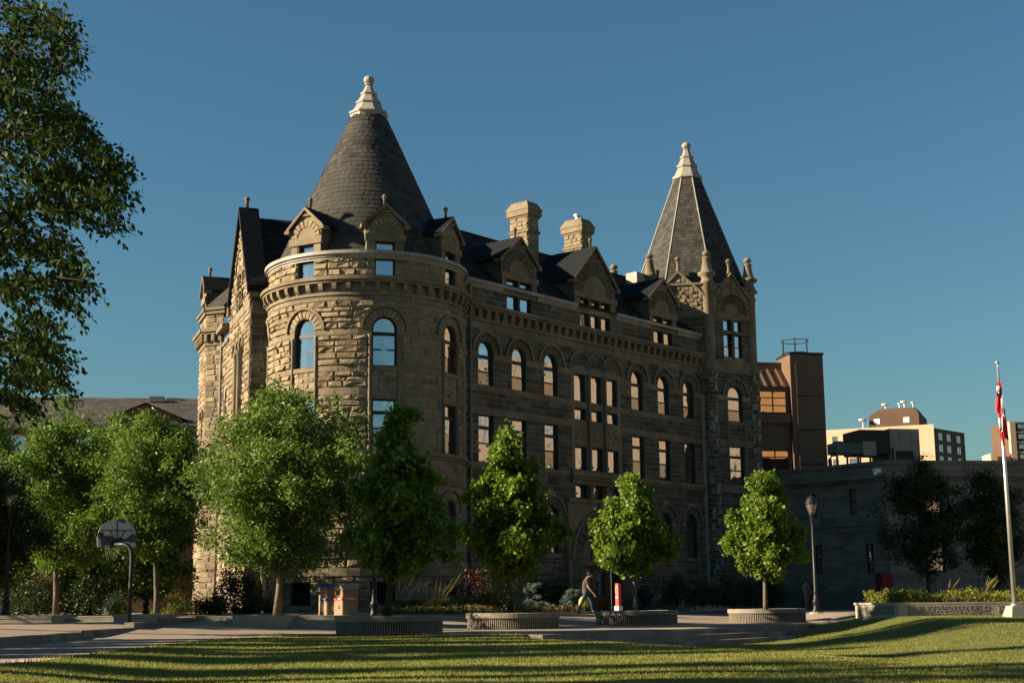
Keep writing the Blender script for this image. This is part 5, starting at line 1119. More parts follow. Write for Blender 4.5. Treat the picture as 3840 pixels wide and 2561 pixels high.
for pth, r0 in (([(.1, .1, 4.0), pb(-40, 560, 18.3), pb(60, 470, 18.2), pb(150, 425, 18), pb(270, 400, 17.8)], .11), ([(.1, .1, 3.4), pb(-40, 690, 19), pb(30, 655, 19), pb(110, 640, 19), pb(200, 600, 19)], .09), ([(0, .2, 5.2), pb(-30, 330, 18), pb(60, 290, 17.6), pb(140, 250, 17.5)], .08), ([(0, .2, 6.2), pb(10, 150, 18), pb(90, 30, 18), pb(170, 70, 18), pb(186, 170, 18)], .06), ([(.1, .1, 3.0), pb(-30, 800, 18), pb(40, 780, 18), pb(120, 830, 18), pb(165, 880, 18)], .05), ([pb(60, 470, 18.2), pb(110, 445, 18), pb(160, 475, 18), pb(240, 470, 18)], .04), ([pb(110, 640, 19), pb(150, 680, 19), pb(200, 690, 19)], .025), ([pb(30, 655, 19), pb(90, 700, 19), pb(110, 760, 19)], .03)):
    br.tube(pth, [r0 * (1 - .85 * i / (len(pth) - 1)) for i in range(len(pth))], 7)
idx = rs.permutation(len(C))[:260]
for i in idx:
    c_ = Vector(C[i]); e = c_ + Vector((abs(rs.normal(.12, .1)), rs.normal(0, .12), rs.normal(-.03, .1))); br.tube([c_ + Vector((-.3, rs.normal(0, .1), .06)), c_, e], [.008, .005, .002], 4)
br.build('branches', M['bark_d'], ot, None, True)['kind'] = 'stuff'
# street trees to the left of the picture: their long shadows stripe the lawn
spots = [(-17.6, 37.3, 14, 2.5, 800), (-15.5, 34.3, 8, .8, 70), (-19, 31.2, 9, 1.0, 80), (-23, 28.3, 10, .9, 80), (-16.5, 26.9, 8.5, .6, 60), (-27, 24.2, 11, 1.1, 80), (-20, 22.6, 10, .7, 60), (-31, 20.2, 12, 1.0, 80), (-24, 18.3, 11, .9, 80), (-36, 16.2, 12, 1.1, 80), (-30, 30.0, 12, .8, 60), (-22, 41.6, 8, 1.8, 200), (-20.5, 46.5, 7, 1.6, 160), (-14.6, 29.6, 10, 1.0, 90), (-18, 24.7, 11, .9, 70), (-13.5, 16.2, 11, 1.2, 90), (-21, 33.2, 11, .8, 60)]
for i, (x, y, h, r, nc) in enumerate(spots):
    pr = [(0, r * .3), (.2, r * .9), (.45, r), (.75, r * .7), (1, .15)]
    make_tree('street_tree', 'slender tree in the row beside the lawn, known by its long shadow', Vector((x, y, -.1)), h * .3, h, pr, int(nc * 1.8), 26, .2, .2, .11, 'lf_ash', .14, 60 + i, 'trees beside the lawn that cast the long shadows', limbs=18, lump=.5)

hb_ = thing('shade_hedge', Vector((-13.4, 27, -.05)), 'unseen hedge added to shade the footpath', 'hedge'); rs = np.random.default_rng(91)  # out of view; added to throw shade over the footpath
C = np.stack([rs.normal(0, .3, 520), rs.uniform(-7, 5.5, 520), rs.random(520) ** .7 * 1.9], 1); C = C[np.sin(C[:, 1] * 1.7) + .6 * np.sin(C[:, 1] * 4.1) > -.75]; quads_obj('foliage', leaves(C, .12, 22, .13, .08, rs, .1), M['lf_ash'], hb_)
mb = MB(); [mb.tube([(0, y, -.1), (.05, y + .1, .8)], .03, 6) for y in (-6, -4, -2, 0, 2, 4)]; mb.build('stems', M['bark_d'], hb_)['kind'] = 'stuff'
def bush(name, label, x, Y, ytop, ybot, hw, mat, n, L, W, seed, sig=.1, cat='shrub', droop=.15, group=None, dep=.8, z=None):
    """rounded shrub: column x, depth Y, top/bottom rows and half width in photo pixels"""
    rs = np.random.default_rng(seed); k = Y / FPX; zb = pY(x, ybot, Y).z if z is None else z; b = pX(x, Y, zb); h = pY(x, ytop, Y).z - zb; r = hw * k; t = thing(name, b, label, cat, group)
    u = rs.normal(0, 1, (n, 3)); u /= np.linalg.norm(u, axis=1)[:, None]; u[:, 2] = np.abs(u[:, 2]); q = rs.random(n) ** .3; lob = 1 + .16 * np.sin(u[:, 0] * 7 + seed) * np.sin(u[:, 2] * 6)
    C = u * q[:, None] * lob[:, None] * np.array([r, r * dep, h * .93]); quads_obj('foliage', leaves(C, sig, 22, L, W, rs, droop), M[mat], t)
    mb = MB()
    for c_ in C[:14]: mb.tube([(0, 0, -.05), tuple(c_ * .5 + np.array([0, 0, .05])), tuple(c_)], [.025, .015, .005], 5)
    mb.build('stems', M['bark_d'], t); return t
P_ = lambda x: x * 1.6333
bush('purple_shrub', 'dark purple-leaved shrub against the tower base', P_(1092), 61.5, P_(1300), P_(1390), P_(52), 'lf_purple', 170, .09, .06, 1)
bush('round_shrub', 'rounded olive-green shrub beside the tall linden trunk', P_(1150), 60, P_(1316), P_(1396), P_(62), 'lf_shrub', 260, .055, .035, 2, .09)
bush('dark_shrub', 'dim green shrub left of the arched entrance', P_(1285), 65, P_(1318), P_(1388), P_(46), 'lf_dark', 150, .09, .06, 3)
bush('dark_shrub', 'low dark bush at the foot of the entrance arch', P_(1235), 64, P_(1330), P_(1390), P_(34), 'lf_dark', 110, .09, .06, 4)
for i, (x, w_) in enumerate(((1555, 40), (1612, 44), (1668, 42), (1722, 38), (1772, 34))): bush('yew_bush', 'black-green clipped bush in the row against the shaded hall front', P_(x), 69 + i * 1.3, P_(1318 + (i % 2) * 6), P_(1388), P_(w_), 'lf_dark', 170, .1, .05, 10 + i, group='dark bushes along the hall front')
def spruce(label, x, Y, ytop, ybot, hw, seed):
    rs = np.random.default_rng(seed); k = Y / FPX; zb = pY(x, ybot, Y).z; b = pX(x, Y, zb); h = pY(x, ytop, Y).z - zb; r = hw * k; t = thing('blue_spruce', b, label, 'shrub'); V = []; mb = MB()
    for i in range(26):
        a = rs.random() * 6.283; zz = h * rs.random() ** .9; rr = r * (1.05 - .75 * zz / h) * rs.uniform(.75, 1.1); tip = np.array([math.cos(a) * rr, math.sin(a) * rr, zz - .02]); st_ = np.array([0, 0, zz * .9]); mb.tube([tuple(st_), tuple(tip)], [.015, .004], 4)
        m_ = 16; s = rs.uniform(.25, 1.05, m_)[:, None]; C = st_ + (tip - st_) * s; C[:, 2] += rs.normal(.03, .02, m_); C[:, :2] += rs.normal(0, .05, (m_, 2)); V.append(leaves(C, .035, 14, .085, .016, rs, .1))
    mb.build('branches', M['bark_d'], t); quads_obj('needles', np.concatenate(V), M['lf_spruce'], t)
spruce('larger low blue spruce right of the tall linden trunk', P_(1222), 58.5, P_(1340), P_(1400), P_(48), 5); spruce('smaller low blue spruce behind the walking person', P_(1316), 63.5, P_(1352), P_(1396), P_(34), 6)
def grass_clump(label, x, Y, ytop, hw, seed, n=700, plumes=10, zb=.34, mat='lf_grass', group='ornamental grasses in the flower bed'):
    rs = np.random.default_rng(seed); b = pX(x, Y, zb); k = Y / FPX; h = pY(x, ytop, Y).z - zb; r = hw * k; t = thing('ornamental_grass', b, label, 'grass clump', group)
    a = rs.random(n) * 6.283; rr = rs.random(n) ** .6; r0 = np.stack([np.cos(a), np.sin(a), np.zeros(n)], 1); P0 = r0 * (rr * r * .35)[:, None]; hh = h * rs.uniform(.6, 1.0, n); Pm = P0 + r0 * (rr * r * .35)[:, None]; Pm[:, 2] = hh * .75; P1 = P0 + r0 * (rr * r * 1.0)[:, None]; P1[:, 2] = hh * rs.uniform(.55, 1.0, n)
    sd = np.stack([-np.sin(a + .5), np.cos(a + .5), np.zeros(n)], 1) * .009; V = np.concatenate([np.stack([P0 - sd, P0 + sd, Pm + sd * .8, Pm - sd * .8], 1), np.stack([Pm - sd * .8, Pm + sd * .8, P1 + sd * .15, P1 - sd * .15], 1)]); quads_obj('blades', V, M[mat], t)
    if plumes:
        V = []; m_ = plumes; a = rs.random(m_) * 6.283; e = np.stack([np.cos(a) * .25 + .22, np.sin(a) * .2, np.full(m_, 0.0)], 1); hh = h * rs.uniform(1.35, 1.9, m_)
        for i in range(m_):
            p0 = np.array([rs.normal(0, .08), rs.normal(0, .08), h * .5]); p2 = p0 + e[i] * hh[i]; p2[2] = hh[i]; 
            for q in np.linspace(.0, .97, 22): c_ = p0 + (p2 - p0) * q + np.array([.1 * q * q, 0, 0]); wv = (.005 if q < .6 else .02 * (1.1 - q) / .4 + .004); d_ = (p2 - p0) * .05; s_ = np.array([wv, wv * .4, 0]); V.append(np.stack([c_ - s_, c_ + s_, c_ + d_ + s_, c_ + d_ - s_]))
        quads_obj('plumes', np.array(V), M['plume'], t)
for i, (x, Y, yt, hw, pl) in enumerate(((918, 58, 1366, 24, 8), (955, 58.5, 1364, 26, 5), (1008, 57.5, 1362, 34, 14), (1046, 59, 1362, 30, 0), (1080, 59.5, 1364, 28, 0))): grass_clump(('feathery ornamental grass with tall pale plumes in the flower bed' if pl else 'arching green ornamental grass without plumes in the flower bed'), P_(x), Y, P_(yt), P_(hw), 70 + i, plumes=pl)
grass_clump('dry pale grass clump standing above the yellow-green hedge', 3690, 48.8, 2210, 18, 80, 120, 9, .55, 'plume', None); grass_clump('thin dry grass in front of the limestone wall', 3552, 48.8, 2215, 10, 81, 60, 3, .55, 'plume', None)
# flower bed: soil, edging, ground cover and flowers
be = [pX(P_(x), Y, .3) for x, Y in ((885, 56.5), (1000, 56.3), (1105, 56.5), (1110, 57.2), (1250, 60.0), (1345, 63.0))]; bk_ = [p + Vector((-4.5, 5.0, 0)) for p in be]
mb = MB(); [mb.quad(a + Z * .03, b + Z * .03, d_ + Z * .12, c_ + Z * .12) for a, b, c_, d_ in zip(be, be[1:], bk_, bk_[1:])]; tag(mb.build('flower_bed', M['soil']), kind='structure')
eg = thing('bed_edging', be[0], 'low pale concrete edging along the flower bed', 'kerb')
for a, b in zip(be, be[1:]): d_ = b - a; nn = Vector((d_.y, -d_.x, 0)).normalized() * .18; mb = MB(); mb.obox(a - Z * .2, d_, nn, Z * .3); mb.build('edging_stone', M['conc'], eg, eg.location)
rs = np.random.default_rng(9); gc = []; fl = []; fc = []
for _ in range(1500):
    q = rs.random() * (len(be) - 1); i = int(q); p = be[i].lerp(be[i + 1], q - i) + Vector((-.45, .5, 0)) * rs.random() * 2.6 + Z * (.06 + .22 * rs.random()); gc.append(p)
    if rs.random() < .22: (fl if rs.random() < .6 else fc).append(p + Z * .12 + Vector((rs.normal(0, .1), -.1, 0)))
tag(quads_obj('ground_cover', leaves(np.array(gc), .09, 12, .07, .045, rs, .2), M['lf_shrub']), 'low green ground cover filling the flower bed edge', 'plants', kind='stuff')
tag(quads_obj('red_flowers', leaves(np.array(fl), .015, 7, .05, .045, rs, .3), M['fl_red']), 'small red flowers scattered along the bed edge', 'flowers', kind='stuff')
tag(quads_obj('cream_flowers', leaves(np.array(fc), .015, 7, .05, .045, rs, .3), M['fl_cream']), 'small cream flowers scattered along the bed edge', 'flowers', kind='stuff')
# shrubs of the left terrace
for a in (('golden_shrub', 'yellow-leaved loose shrub by the gable wing', 690, 56, 2150, 2292, 55, 'lf_gold', 120, .08, .05, 20), ('round_shrub', 'low green shrub behind the ash trunks', 640, 53, 2235, 2300, 60, 'lf_shrub', 140, .06, .04, 21), ('dark_shrub', 'dark bush under the widest ash tree', 790, 55, 2230, 2300, 70, 'lf_dark', 150, .08, .05, 22), ('dark_shrub', 'dark bush at the tower foot beside the bins', 960, 57, 2220, 2305, 80, 'lf_dark', 150, .08, .05, 23), ('round_shrub', 'bright little shrub beside the square planter', 455, 47, 2255, 2300, 32, 'lf_hedge', 70, .07, .04, 24), ('dark_shrub', 'broad dark shrub behind the basketball post', 330, 56, 2150, 2300, 110, 'lf_dark', 240, .09, .06, 25), ('dark_shrub', 'dark undergrowth below the tall ash', 110, 56, 2160, 2300, 130, 'lf_dark', 240, .09, .06, 26), ('small_spruce', 'small blue-tinged shrub left of the pale ash trunk', 425, 50, 2215, 2290, 30, 'lf_spruce', 60, .07, .02, 27), ('round_shrub', 'leafy shrub with pale flowers before the gable wing', 665, 52, 2258, 2303, 38, 'lf_shrub', 90, .06, .04, 28), ('tall_shrub', 'tall dark bush between ash trees and gable wing', 880, 60, 2060, 2300, 90, 'lf_dark', 240, .1, .06, 29)):
    bush(*a)
# ------------------------------------------------------------------ things on the plaza
# raised planter wall on the right with hedge
a = pX(3375, 47.2, .275); bL = pX(3233, 48.8, .275); rw = thing('raised_planter', a, 'long raised concrete planter wall with textured panels and a clipped hedge', 'planter'); d = hd(88)
mb = MB(); z0, z1 = .1, .70; e = a + d * 16; pl = [bL, a, e, e + Vector((0, 2.6, 0)), bL + Vector((.3, 2.2, 0))]; mb.prism([(p.x, p.y) for p in pl], z0, z1 - .07); mb.build('wall', M['conc'], rw, a)
ctr = Vector((a.x + 7, a.y + 1.3, 0)); mb = MB(); pl2 = [p + (p - ctr).normalized() * .05 for p in pl]; mb.prism([(p.x, p.y) for p in pl2], z1 - .068, z1); mb.build('coping', M['conc'], rw, a)
PW = flat(Vector((a.x, a.y, .275)), d, Vector((d.y, -d.x, 0))); PE2 = flat(Vector((bL.x, bL.y, .275)), (a - bL).normalized(), Vector(((a - bL).normalized().y, -(a - bL).normalized().x, 0)))
for P, us_ in ((PE2, [(.2, (a - bL).length - .25)]), (PW, [(.25 + i * 3.0, 2.95 + i * 3.0) for i in range(5)])):
    for u0, u1 in us_:
        mb = MB(); n_ = int((u1 - u0) / .06)
        for i in range(n_):
            for j in range(5): stone(mb, P, (u0 + (u1 - u0) * i / n_, u0 + (u1 - u0) * (i + 1) / n_, .04 + j * .055, .04 + (j + 1) * .055), .0, .018, False, .003)
        mb.build('textured_panel', M['conc_d'], rw, a)
rs = np.random.default_rng(12); C = []
for _ in range(900): q = rs.random() * 15.5 + .25; p = a + d * q + Vector((0, .35 + 1.7 * rs.random(), .35 + (.36 + .1 * math.sin(q * 3.1) + .07 * math.sin(q * 7.3)) * rs.random() ** .5)); C.append(p)
for _ in range(120): q = rs.random(); p = bL.lerp(a, q) + Vector((.35, .5, .4 + .34 * rs.random())); C.append(p)
hg = thing('clipped_hedge', a + Z * .35, 'low yellow-green hedge in the raised planter behind the flagpole', 'hedge'); quads_obj('foliage', leaves(np.array(C) - np.array(hg.location), .07, 20, .075, .05, rs, .3), M['lf_hedge'], hg)
# flagpole and flag
fb = pX(3808, 44.5, .26); fp = thing('flagpole', fb, 'tall tapered metal flagpole with ball top on a concrete foot', 'flagpole')
mb = MB(); mb.box((0, 0, -.1), .62, .62, .42, .2, .6); mb.build('foot', M['conc'], fp); mb = MB(); mb.tube([(0, 0, .3), (0, 0, 4), (0, 0, 7.75)], [.075, .06, .035], 14); mb.build('pole', M['steel'], fp, None, True)
mb = MB(); mb.lathe((0, 0, 7.72), [(.02, 0), (.02, .12)], 8); mb.lathe((0, 0, 7.82), [(.075 * math.sin(math.pi * k / 8) + .002, .15 * k / 8) for k in range(9)], 14); mb.build('ball', M['steel'], fp, None, True); mb = MB(); mb.lathe((0, 0, .3), [(.13, 0), (.13, .06), (.09, .1)], 12); mb.build('base_collar', M['steel'], fp)
M['flag_red'] = mk('red_flag_cloth', (.55, .03, .04), .8, .1, 3, .1, 20); M['flag_white'] = mk('white_flag_cloth', (.75, .70, .62), .8, .08, 3, .1, 20); M['flag_blue'] = mk('navy_flag_cloth', (.02, .03, .10), .8, .1, 3, .1, 20)
fg = thing('flag', fb + Z * 7.3, 'limp red ensign flag with white and navy canton hanging down the pole', 'flag')
def cloth(name, mat, z0, z1, x0, x1, ph, yo):
    mb = MB(); n_, m_ = 22, 14
    for j in range(m_ + 1):
        q = j / m_; z = z0 + (z1 - z0) * q; w0 = x0[0] + (x0[1] - x0[0]) * q; w1 = x1[0] + (x1[1] - x1[0]) * q
        for i in range(n_ + 1): s = i / n_; mb.v.append((w0 + (w1 - w0) * s, yo + .035 * math.sin(s * 12 + ph + q * 3) * (.3 + q), z + .04 * math.sin(s * 9 + ph)))
    mb.f = [(j * (n_ + 1) + i, j * (n_ + 1) + i + 1, (j + 1) * (n_ + 1) + i + 1, (j + 1) * (n_ + 1) + i) for j in range(m_) for i in range(n_)]
    return mb.build(name, mat, fg, None, True)
cloth('red_field', M['flag_red'], -.05, -1.0, (-.06, -.2), (.06, .07), 0, -.06); cloth('red_field', M['flag_red'], -.85, -1.85, (-.13, -.10), (.12, .16), 2, -.05); cloth('lower_fold', M['flag_red'], -1.5, -2.1, (-.11, -.05), (.05, .02), 1, -.09)
cloth('white_cross', M['flag_white'], -.2, -.38, (-.1, -.12), (-.02, -.03), 1, -.1); cloth('white_disc', M['flag_white'], -1.2, -1.6, (-.12, -.12), (.02, .03), 1.5, -.1); cloth('navy_canton', M['flag_blue'], -.38, -.5, (-.12, -.14), (-.04, -.06), 1, -.1); cloth('white_fold', M['flag_white'], -.5, -1.1, (.0, -.02), (.05, .06), 2, -.115)
# lamp posts
M['lampglass'] = glassmat('lamp_globe_glass', (.10, .095, .08), .18, .05)
def lamp(x, Y, z, h, label):
    b = pX(x, Y, z); t = thing('lamp_post', b, label, 'lamp post', 'acorn lamp posts of the square')
    mb = MB(); mb.lathe((0, 0, 0), [(.3, -.1), (.3, .05), (.25, .07)], 12); mb.build('footing', M['conc'], t)
    mb = MB(); mb.lathe((0, 0, 0), [(.19, .05), (.19, .12), (.13, .2), (.12, .45), (.15, .48), (.15, .54), (.1, .6), (.085, .9), (.1, .93), (.07, .97), (.06, h - 1.15), (.065, h - 1.1), (.1, h - 1.05), (.1, h - .8), (.14, h - .74), (.14, h - .7)], 14); mb.build('post', M['black'], t, None, True)
    mb = MB(); mb.lathe((0, 0, h - .7), [(.13, 0), (.17, .12), (.235, .34), (.24, .42)], 16); mb.build('globe', M['lampglass'], t, None, True)
    mb = MB(); mb.lathe((0, 0, h - .3), [(.27, 0), (.29, .03), (.29, .06), (.24, .1), (.23, .2), (.15, .3), (.06, .35), (.03, .4)], 16); mb.build('hood', M['black'], t, None, True)
    mb = MB()
    for k in range(4): a = k * math.pi / 2 + .4; mb.tube([(.13 * math.cos(a), .13 * math.sin(a), h - .7), (.18 * math.cos(a), .18 * math.sin(a), h - .56), (.25 * math.cos(a), .25 * math.sin(a), h - .28)], .012, 5)
    mb.build('cage', M['black'], t)
lamp(3062, 62, .24, 4.95, 'black lamp post with clear globe beside the egg-shaped linden'); lamp(1403, 50.5, .3, 4.6, 'black lamp post half hidden by the dark linden'); lamp(18, 47, .46, 4.3, 'black lamp post half lost among the leftmost trees')
# litter bins
M['lid_blue'] = mk('blue_plastic_lid', (.06, .11, .26), .5, .1, 3, .05, 20); M['lid_tan'] = mk('tan_plastic_lid', (.28, .23, .16), .5, .1, 3, .05, 20); M['tape_blue'] = mk('navy_band', (.01, .03, .12), .5, .1, 3, 0); M['tape_red'] = mk('red_band', (.5, .05, .04), .5, .1, 3, 0)
def bin_(x, Y, z, label, lid, tape, slot, disc):
    b = pX(x, Y, z); rz = math.radians(36); t = thing('litter_bin', b, label, 'litter bin', None, rz); W = .58; H = .84
    def rrect(w_, r=.05): return [(sx * (w_ / 2 - r) + r * math.cos(a), sy * (w_ / 2 - r) + r * math.sin(a)) for sx, sy, a0 in ((1, 1, 0), (-1, 1, 90), (-1, -1, 180), (1, -1, 270)) for a in [math.radians(a0 + k * 30) for k in range(4)]]
    mb = MB(); mb.prism(rrect(W), 0, H); mb.build('body', M['agg'], t); mb = MB(); mb.prism(rrect(W + .012), .47, .57); bd = mb.build('band', M[tape], t)
    mb = MB(); mb.prism(rrect(W + .05), H, H + .06); p0 = rrect(W - .06); p1 = rrect(W - .16); n_ = len(p0); mb.add([(x_, y_, H + .06) for x_, y_ in p0] + [(x_, y_, H + .17) for x_, y_ in p1], [tuple(range(n_, 2 * n_))] + [(i, (i + 1) % n_, n_ + (i + 1) % n_, n_ + i) for i in range(n_)]); mb.build('lid', M[lid], t)
    for rot in (0, 1):                                # faces towards -X (sunlit) and -Y
        f = (lambda u, z_, n_: (-W / 2 - n_, -u, z_)) if rot == 0 else (lambda u, z_, n_: (u, -W / 2 - n_, z_))
        mb = MB()
        for zz, u0, u1 in ((.535, -.12, .2), (.505, -.08, .12)):
            u = u0
            while u < u1: l = rnd.uniform(.02, .045); mb.obox(f(u, zz - .008, .0065), Vector(f(u + l, 0, 0)) - Vector(f(u, 0, 0)), Vector(f(0, 0, .003)) - Vector(f(0, 0, 0)), Z * .018); u += l + .01
        ring_ = [(-.19 + .028 * math.cos(k * 1.0472), .52 + .03 * math.sin(k * 1.0472)) for k in range(6)]; mb.tube([f(u, z_, .009) for u, z_ in ring_], .006, 5, True); mb.build('lettering', M['white'], bd)
        if disc:
            mb = MB(); mb.extr([f(.1 * math.cos(k * .3927), .25 + .14 * math.sin(k * .3927), .004) for k in range(16)], Vector(f(0, 0, .006)) - Vector(f(0, 0, 0))); ds = mb.build('sticker', M['white'], t)
            mb = MB(); [mb.obox(f(-.05, .2 + k * .035, .011), Vector(f(.1, 0, 0)) - Vector(f(0, 0, 0)), Vector(f(0, 0, .003)) - Vector(f(0, 0, 0)), Z * .016) for k in range(4)]; mb.build('sticker_print', M['lf_gold'], ds)
    if slot: mb = MB(); mb.obox((-W / 2 - .008, -.13, .64), Vector((.05, 0, 0)), Vector((0, .26, 0)), Z * .15); mb.build('slot', M['hole'], t)
bin_(1238, 47.0, .46, 'recycling bin of pebbled concrete with blue lid and navy band', 'lid_blue', 'tape_blue', False, True); bin_(1297, 46.2, .46, 'litter bin of pebbled concrete with tan lid and red band', 'lid_tan', 'tape_red', True, False)
# basketball hoop
hb = pX(480, 41.5, .1); hp = thing('basketball_hoop', hb, 'worn fan-shaped basketball backboard on a bent dark pole', 'basketball hoop')
mb = MB(); pth = [(0, 0, -.1), (.02, 0, 1.2), (.03, 0, 2.05), (0, .02, 2.28), (-.1, .05, 2.42), (-.24, .1, 2.47), (-.62, .3, 2.47)]; mb.tube(pth, .062, 12); mb.build('pole', M['black'], hp, None, True)
def peel():
    m, t, b = nodes('peeling_white_board'); tc = N_(t, 'ShaderNodeTexCoord').outputs['Object']; k = mixc(t, ramp(t, noise(t, tc, 2.6, 3, .45), .53, .545), (.42, .44, .41), (.05, .065, .08)); t.links.new(k, b.inputs['Base Color']); b.inputs['Roughness'].default_value = .7; return m
bd = [( -.54, -.32), (.54, -.32), (.56, -.05)] + [(.54 * math.cos(math.radians(a)), .02 + .47 * math.sin(math.radians(a))) for a in range(10, 171, 10)] + [(-.56, -.05)]
bc = Vector((-.52, .34, 2.72)); ux = Vector((.93, .37, 0)).normalized(); un = Vector((ux.y, -ux.x, 0)); mb = MB(); mb.extr([bc + ux * x_ + Z * z_ for x_, z_ in bd], -un * .04); bo = mb.build('backboard', peel(), hp)
mb = MB(); f = lambda x_, z_: bc + ux * x_ + Z * z_ + un * .012
for p, q in [((0, -.3), (0, .49)), ((-.46, .16), (.46, .16))] + [((0, -.3), (x_, z_)) for x_, z_ in ((-.5, .1), (-.2, .16), (.22, .16), (.5, .1))]: mb.tube([f(*p), f(*q)], .014, 5)
mb.build('rib', M['black'], bo); mb = MB(); rc_ = bc - un * .28 + Z * -.3 + ux * -.12; mb.tube([rc_ + Vector((.22 * math.cos(k * .5236), .22 * math.sin(k * .5236), 0)) for k in range(12)], .012, 6, True); mb.tube([rc_ + un * .22, bc + Z * -.28 - ux * .12], .015, 6); mb.build('rim', M['black'], hp)
mb = MB()
for k in range(12):
    for s_ in (1, -1): a0, a1 = k * .5236, (k + s_ * 1.2) * .5236; mb.tube([rc_ + Vector((.22 * math.cos(a0), .22 * math.sin(a0), 0)), rc_ + Vector((.15 * math.cos(a1), .15 * math.sin(a1), -.2)), rc_ + Vector((.12 * math.cos(a1 + .3 * s_), .12 * math.sin(a1 + .3 * s_), -.4))], .004, 4)
mb.build('net', M['conc'], hp)
# red sign post
M['red'] = mk('red_sign_paint', (.62, .055, .03), .5, .06, 3, .02, 20); b = pX(2320, 60, .28); sg = thing('sign_post', b, 'red square sign post on a white block with white oval emblem', 'sign', None, math.radians(42))
mb = MB(); mb.box((0, 0, 0), .24, .24, .36); mb.build('block', M['white'], sg); mb = MB(); mb.box((0, 0, .36), .17, .17, .92); mb.build('post', M['red'], sg)
mb = MB(); f = lambda u, z_, n_=.0: (-.085 - n_, -u, z_)
ov_ = [(.052 * math.cos(k * .3142), 1.0 + .16 * math.sin(k * .3142)) for k in range(20)]; mb.tube([f(u, z_, .003) for u, z_ in ov_], .012, 5, True)
for k in range(4): mb.obox(f(-.06 + k * .033, .68, .002), (0, -.022, 0), (-.004, 0, 0), Z * .075)
mb.build('emblem', M['white'], sg)
# entrance steps, handrails and flower urn
eb = PF(12.6, 0, 2.6) + Vector((.2, -.4, 0)); es = thing('entrance_steps', eb, 'grey stone steps with iron handrails beside the entrance', 'steps')
for i in range(6): mb = MB(); mb.obox(eb + Z * .2 + FD * (i * .0) - FN * (.34 * i) + FN * 1.4, FD * (4.2 - .36 * i), -FN * (3.4 - .34 * i), Z * (.16 * (i + 1))); mb.build('step', M['conc'], es, eb)
mb = MB()
for u in (.1, 2.3): q = eb + FD * u + FN * 1.3; mb.tube([q + Z * .2, q + Z * 1.25, q + Z * 2.0 - FN * 1.9, q - FN * 1.9 + Z * 1.0], .028, 6)
mb.build('handrail', M['black'], es, eb)
ub = PF(11.2, 0, 2.2); u_ = thing('flower_urn', ub + Z * .35, 'dark urn of pale flowers by the entrance', 'urn'); mb = MB(); mb.lathe((0, 0, 0), [(.3, 0), (.22, .12), (.16, .3), (.42, .75), (.48, .9), (.42, .9)], 16); mb.build('bowl', M['black'], u_, None, True)
rs = np.random.default_rng(77); C = rs.normal(0, 1, (60, 3)) * np.array([.24, .24, .1]) + np.array([0, 0, 1.05]); quads_obj('foliage', leaves(C, .07, 10, .08, .05, rs), M['lf_dark'], u_); quads_obj('flowers', leaves(C[:26] + np.array([0, 0, .1]), .03, 5, .05, .04, rs), M['fl_cream'], u_)
bx_ = pX(3322, 77, .3); kk = thing('red_kiosk', bx_, 'dim red kiosk with a blue poster against the limestone wall', 'kiosk'); mb = MB(); mb.box((0, 0, 0), .66, .6, 1.75, .3); mb.box((0, 0, 1.75), .74, .68, .12, .3); mb.build('cabinet', mk('dull_red_metal', (.16, .012, .012), .6, .1, 3, 0), kk); mb = MB(); ca, sa = math.cos(.3), math.sin(.3); fx = lambda u, z_, n_: (u * ca + (.3 + n_) * sa, u * sa - (.3 + n_) * ca, z_); mb.extr([fx(-.24, .6, .01), fx(.12, .6, .01), fx(.12, 1.15, .01), fx(-.24, 1.15, .01)], Vector(fx(0, 0, .02)) - Vector(fx(0, 0, .01))); mb.build('poster', M['lid_blue'], kk)

# ------------------------------------------------------------------ people
M['skin'] = mk('skin', (.42, .24, .15), .6, .08, 6, .05, 30); M['hair'] = mk('dark_hair', (.012, .009, .008), .6, .2, 20, .3, 60); M['shirt'] = mk('brown_grey_shirt', (.06, .05, .042), .9, .2, 6, .4, 14); M['jeans'] = mk('blue_jeans', (.025, .045, .085), .9, .25, 6, .4, 20); M['shoe'] = mk('dark_shoe', (.012, .012, .014), .7, .2, 5, .1, 20); M['mask'] = mk('pale_face_mask', (.45, .44, .38), .8, .05, 5, .1, 20); M['bagy'] = mk('yellow_plastic_bag', (.62, .52, .04), .5, .1, 4, .3, 10); M['dress_b'] = mk('pale_blue_cloth', (.10, .16, .24), .9, .1, 4, .1, 10); M['dress_p'] = mk('dull_pink_cloth', (.20, .07, .07), .9, .1, 4, .1, 10)
def skin_obj(name, mat, V, Ed, R, parent, root=0, sub=2):
    me = bpy.data.meshes.new(name); me.from_pydata([tuple(v) for v in V], Ed, []); me.materials.append(mat); ob = bpy.data.objects.new(name, me); col.objects.link(ob); ob.parent = parent
    md = ob.modifiers.new('skin', 'SKIN'); md.use_smooth_shade = True
    for i, v in enumerate(me.skin_vertices[0].data): r = R[i]; v.radius = r if isinstance(r, tuple) else (r, r); v.use_root = (i == root)
    s_ = ob.modifiers.new('sub', 'SUBSURF'); s_.levels = sub; s_.render_levels = sub; return ob
def chain(parts):                                      # parts: list of polylines [(x,y,z,r)...]; the first point may repeat an earlier one
    V, Ed, R, seen = [], [], [], {}
    for pl in parts:
        pv = None
        for x_, y_, z_, r in pl:
            k = (round(x_, 3), round(y_, 3), round(z_, 3))
            if k not in seen: seen[k] = len(V); V.append((x_, y_, z_)); R.append(r)
            if pv is not None: Ed.append((pv, seen[k]))
            pv = seen[k]
    return V, Ed, R
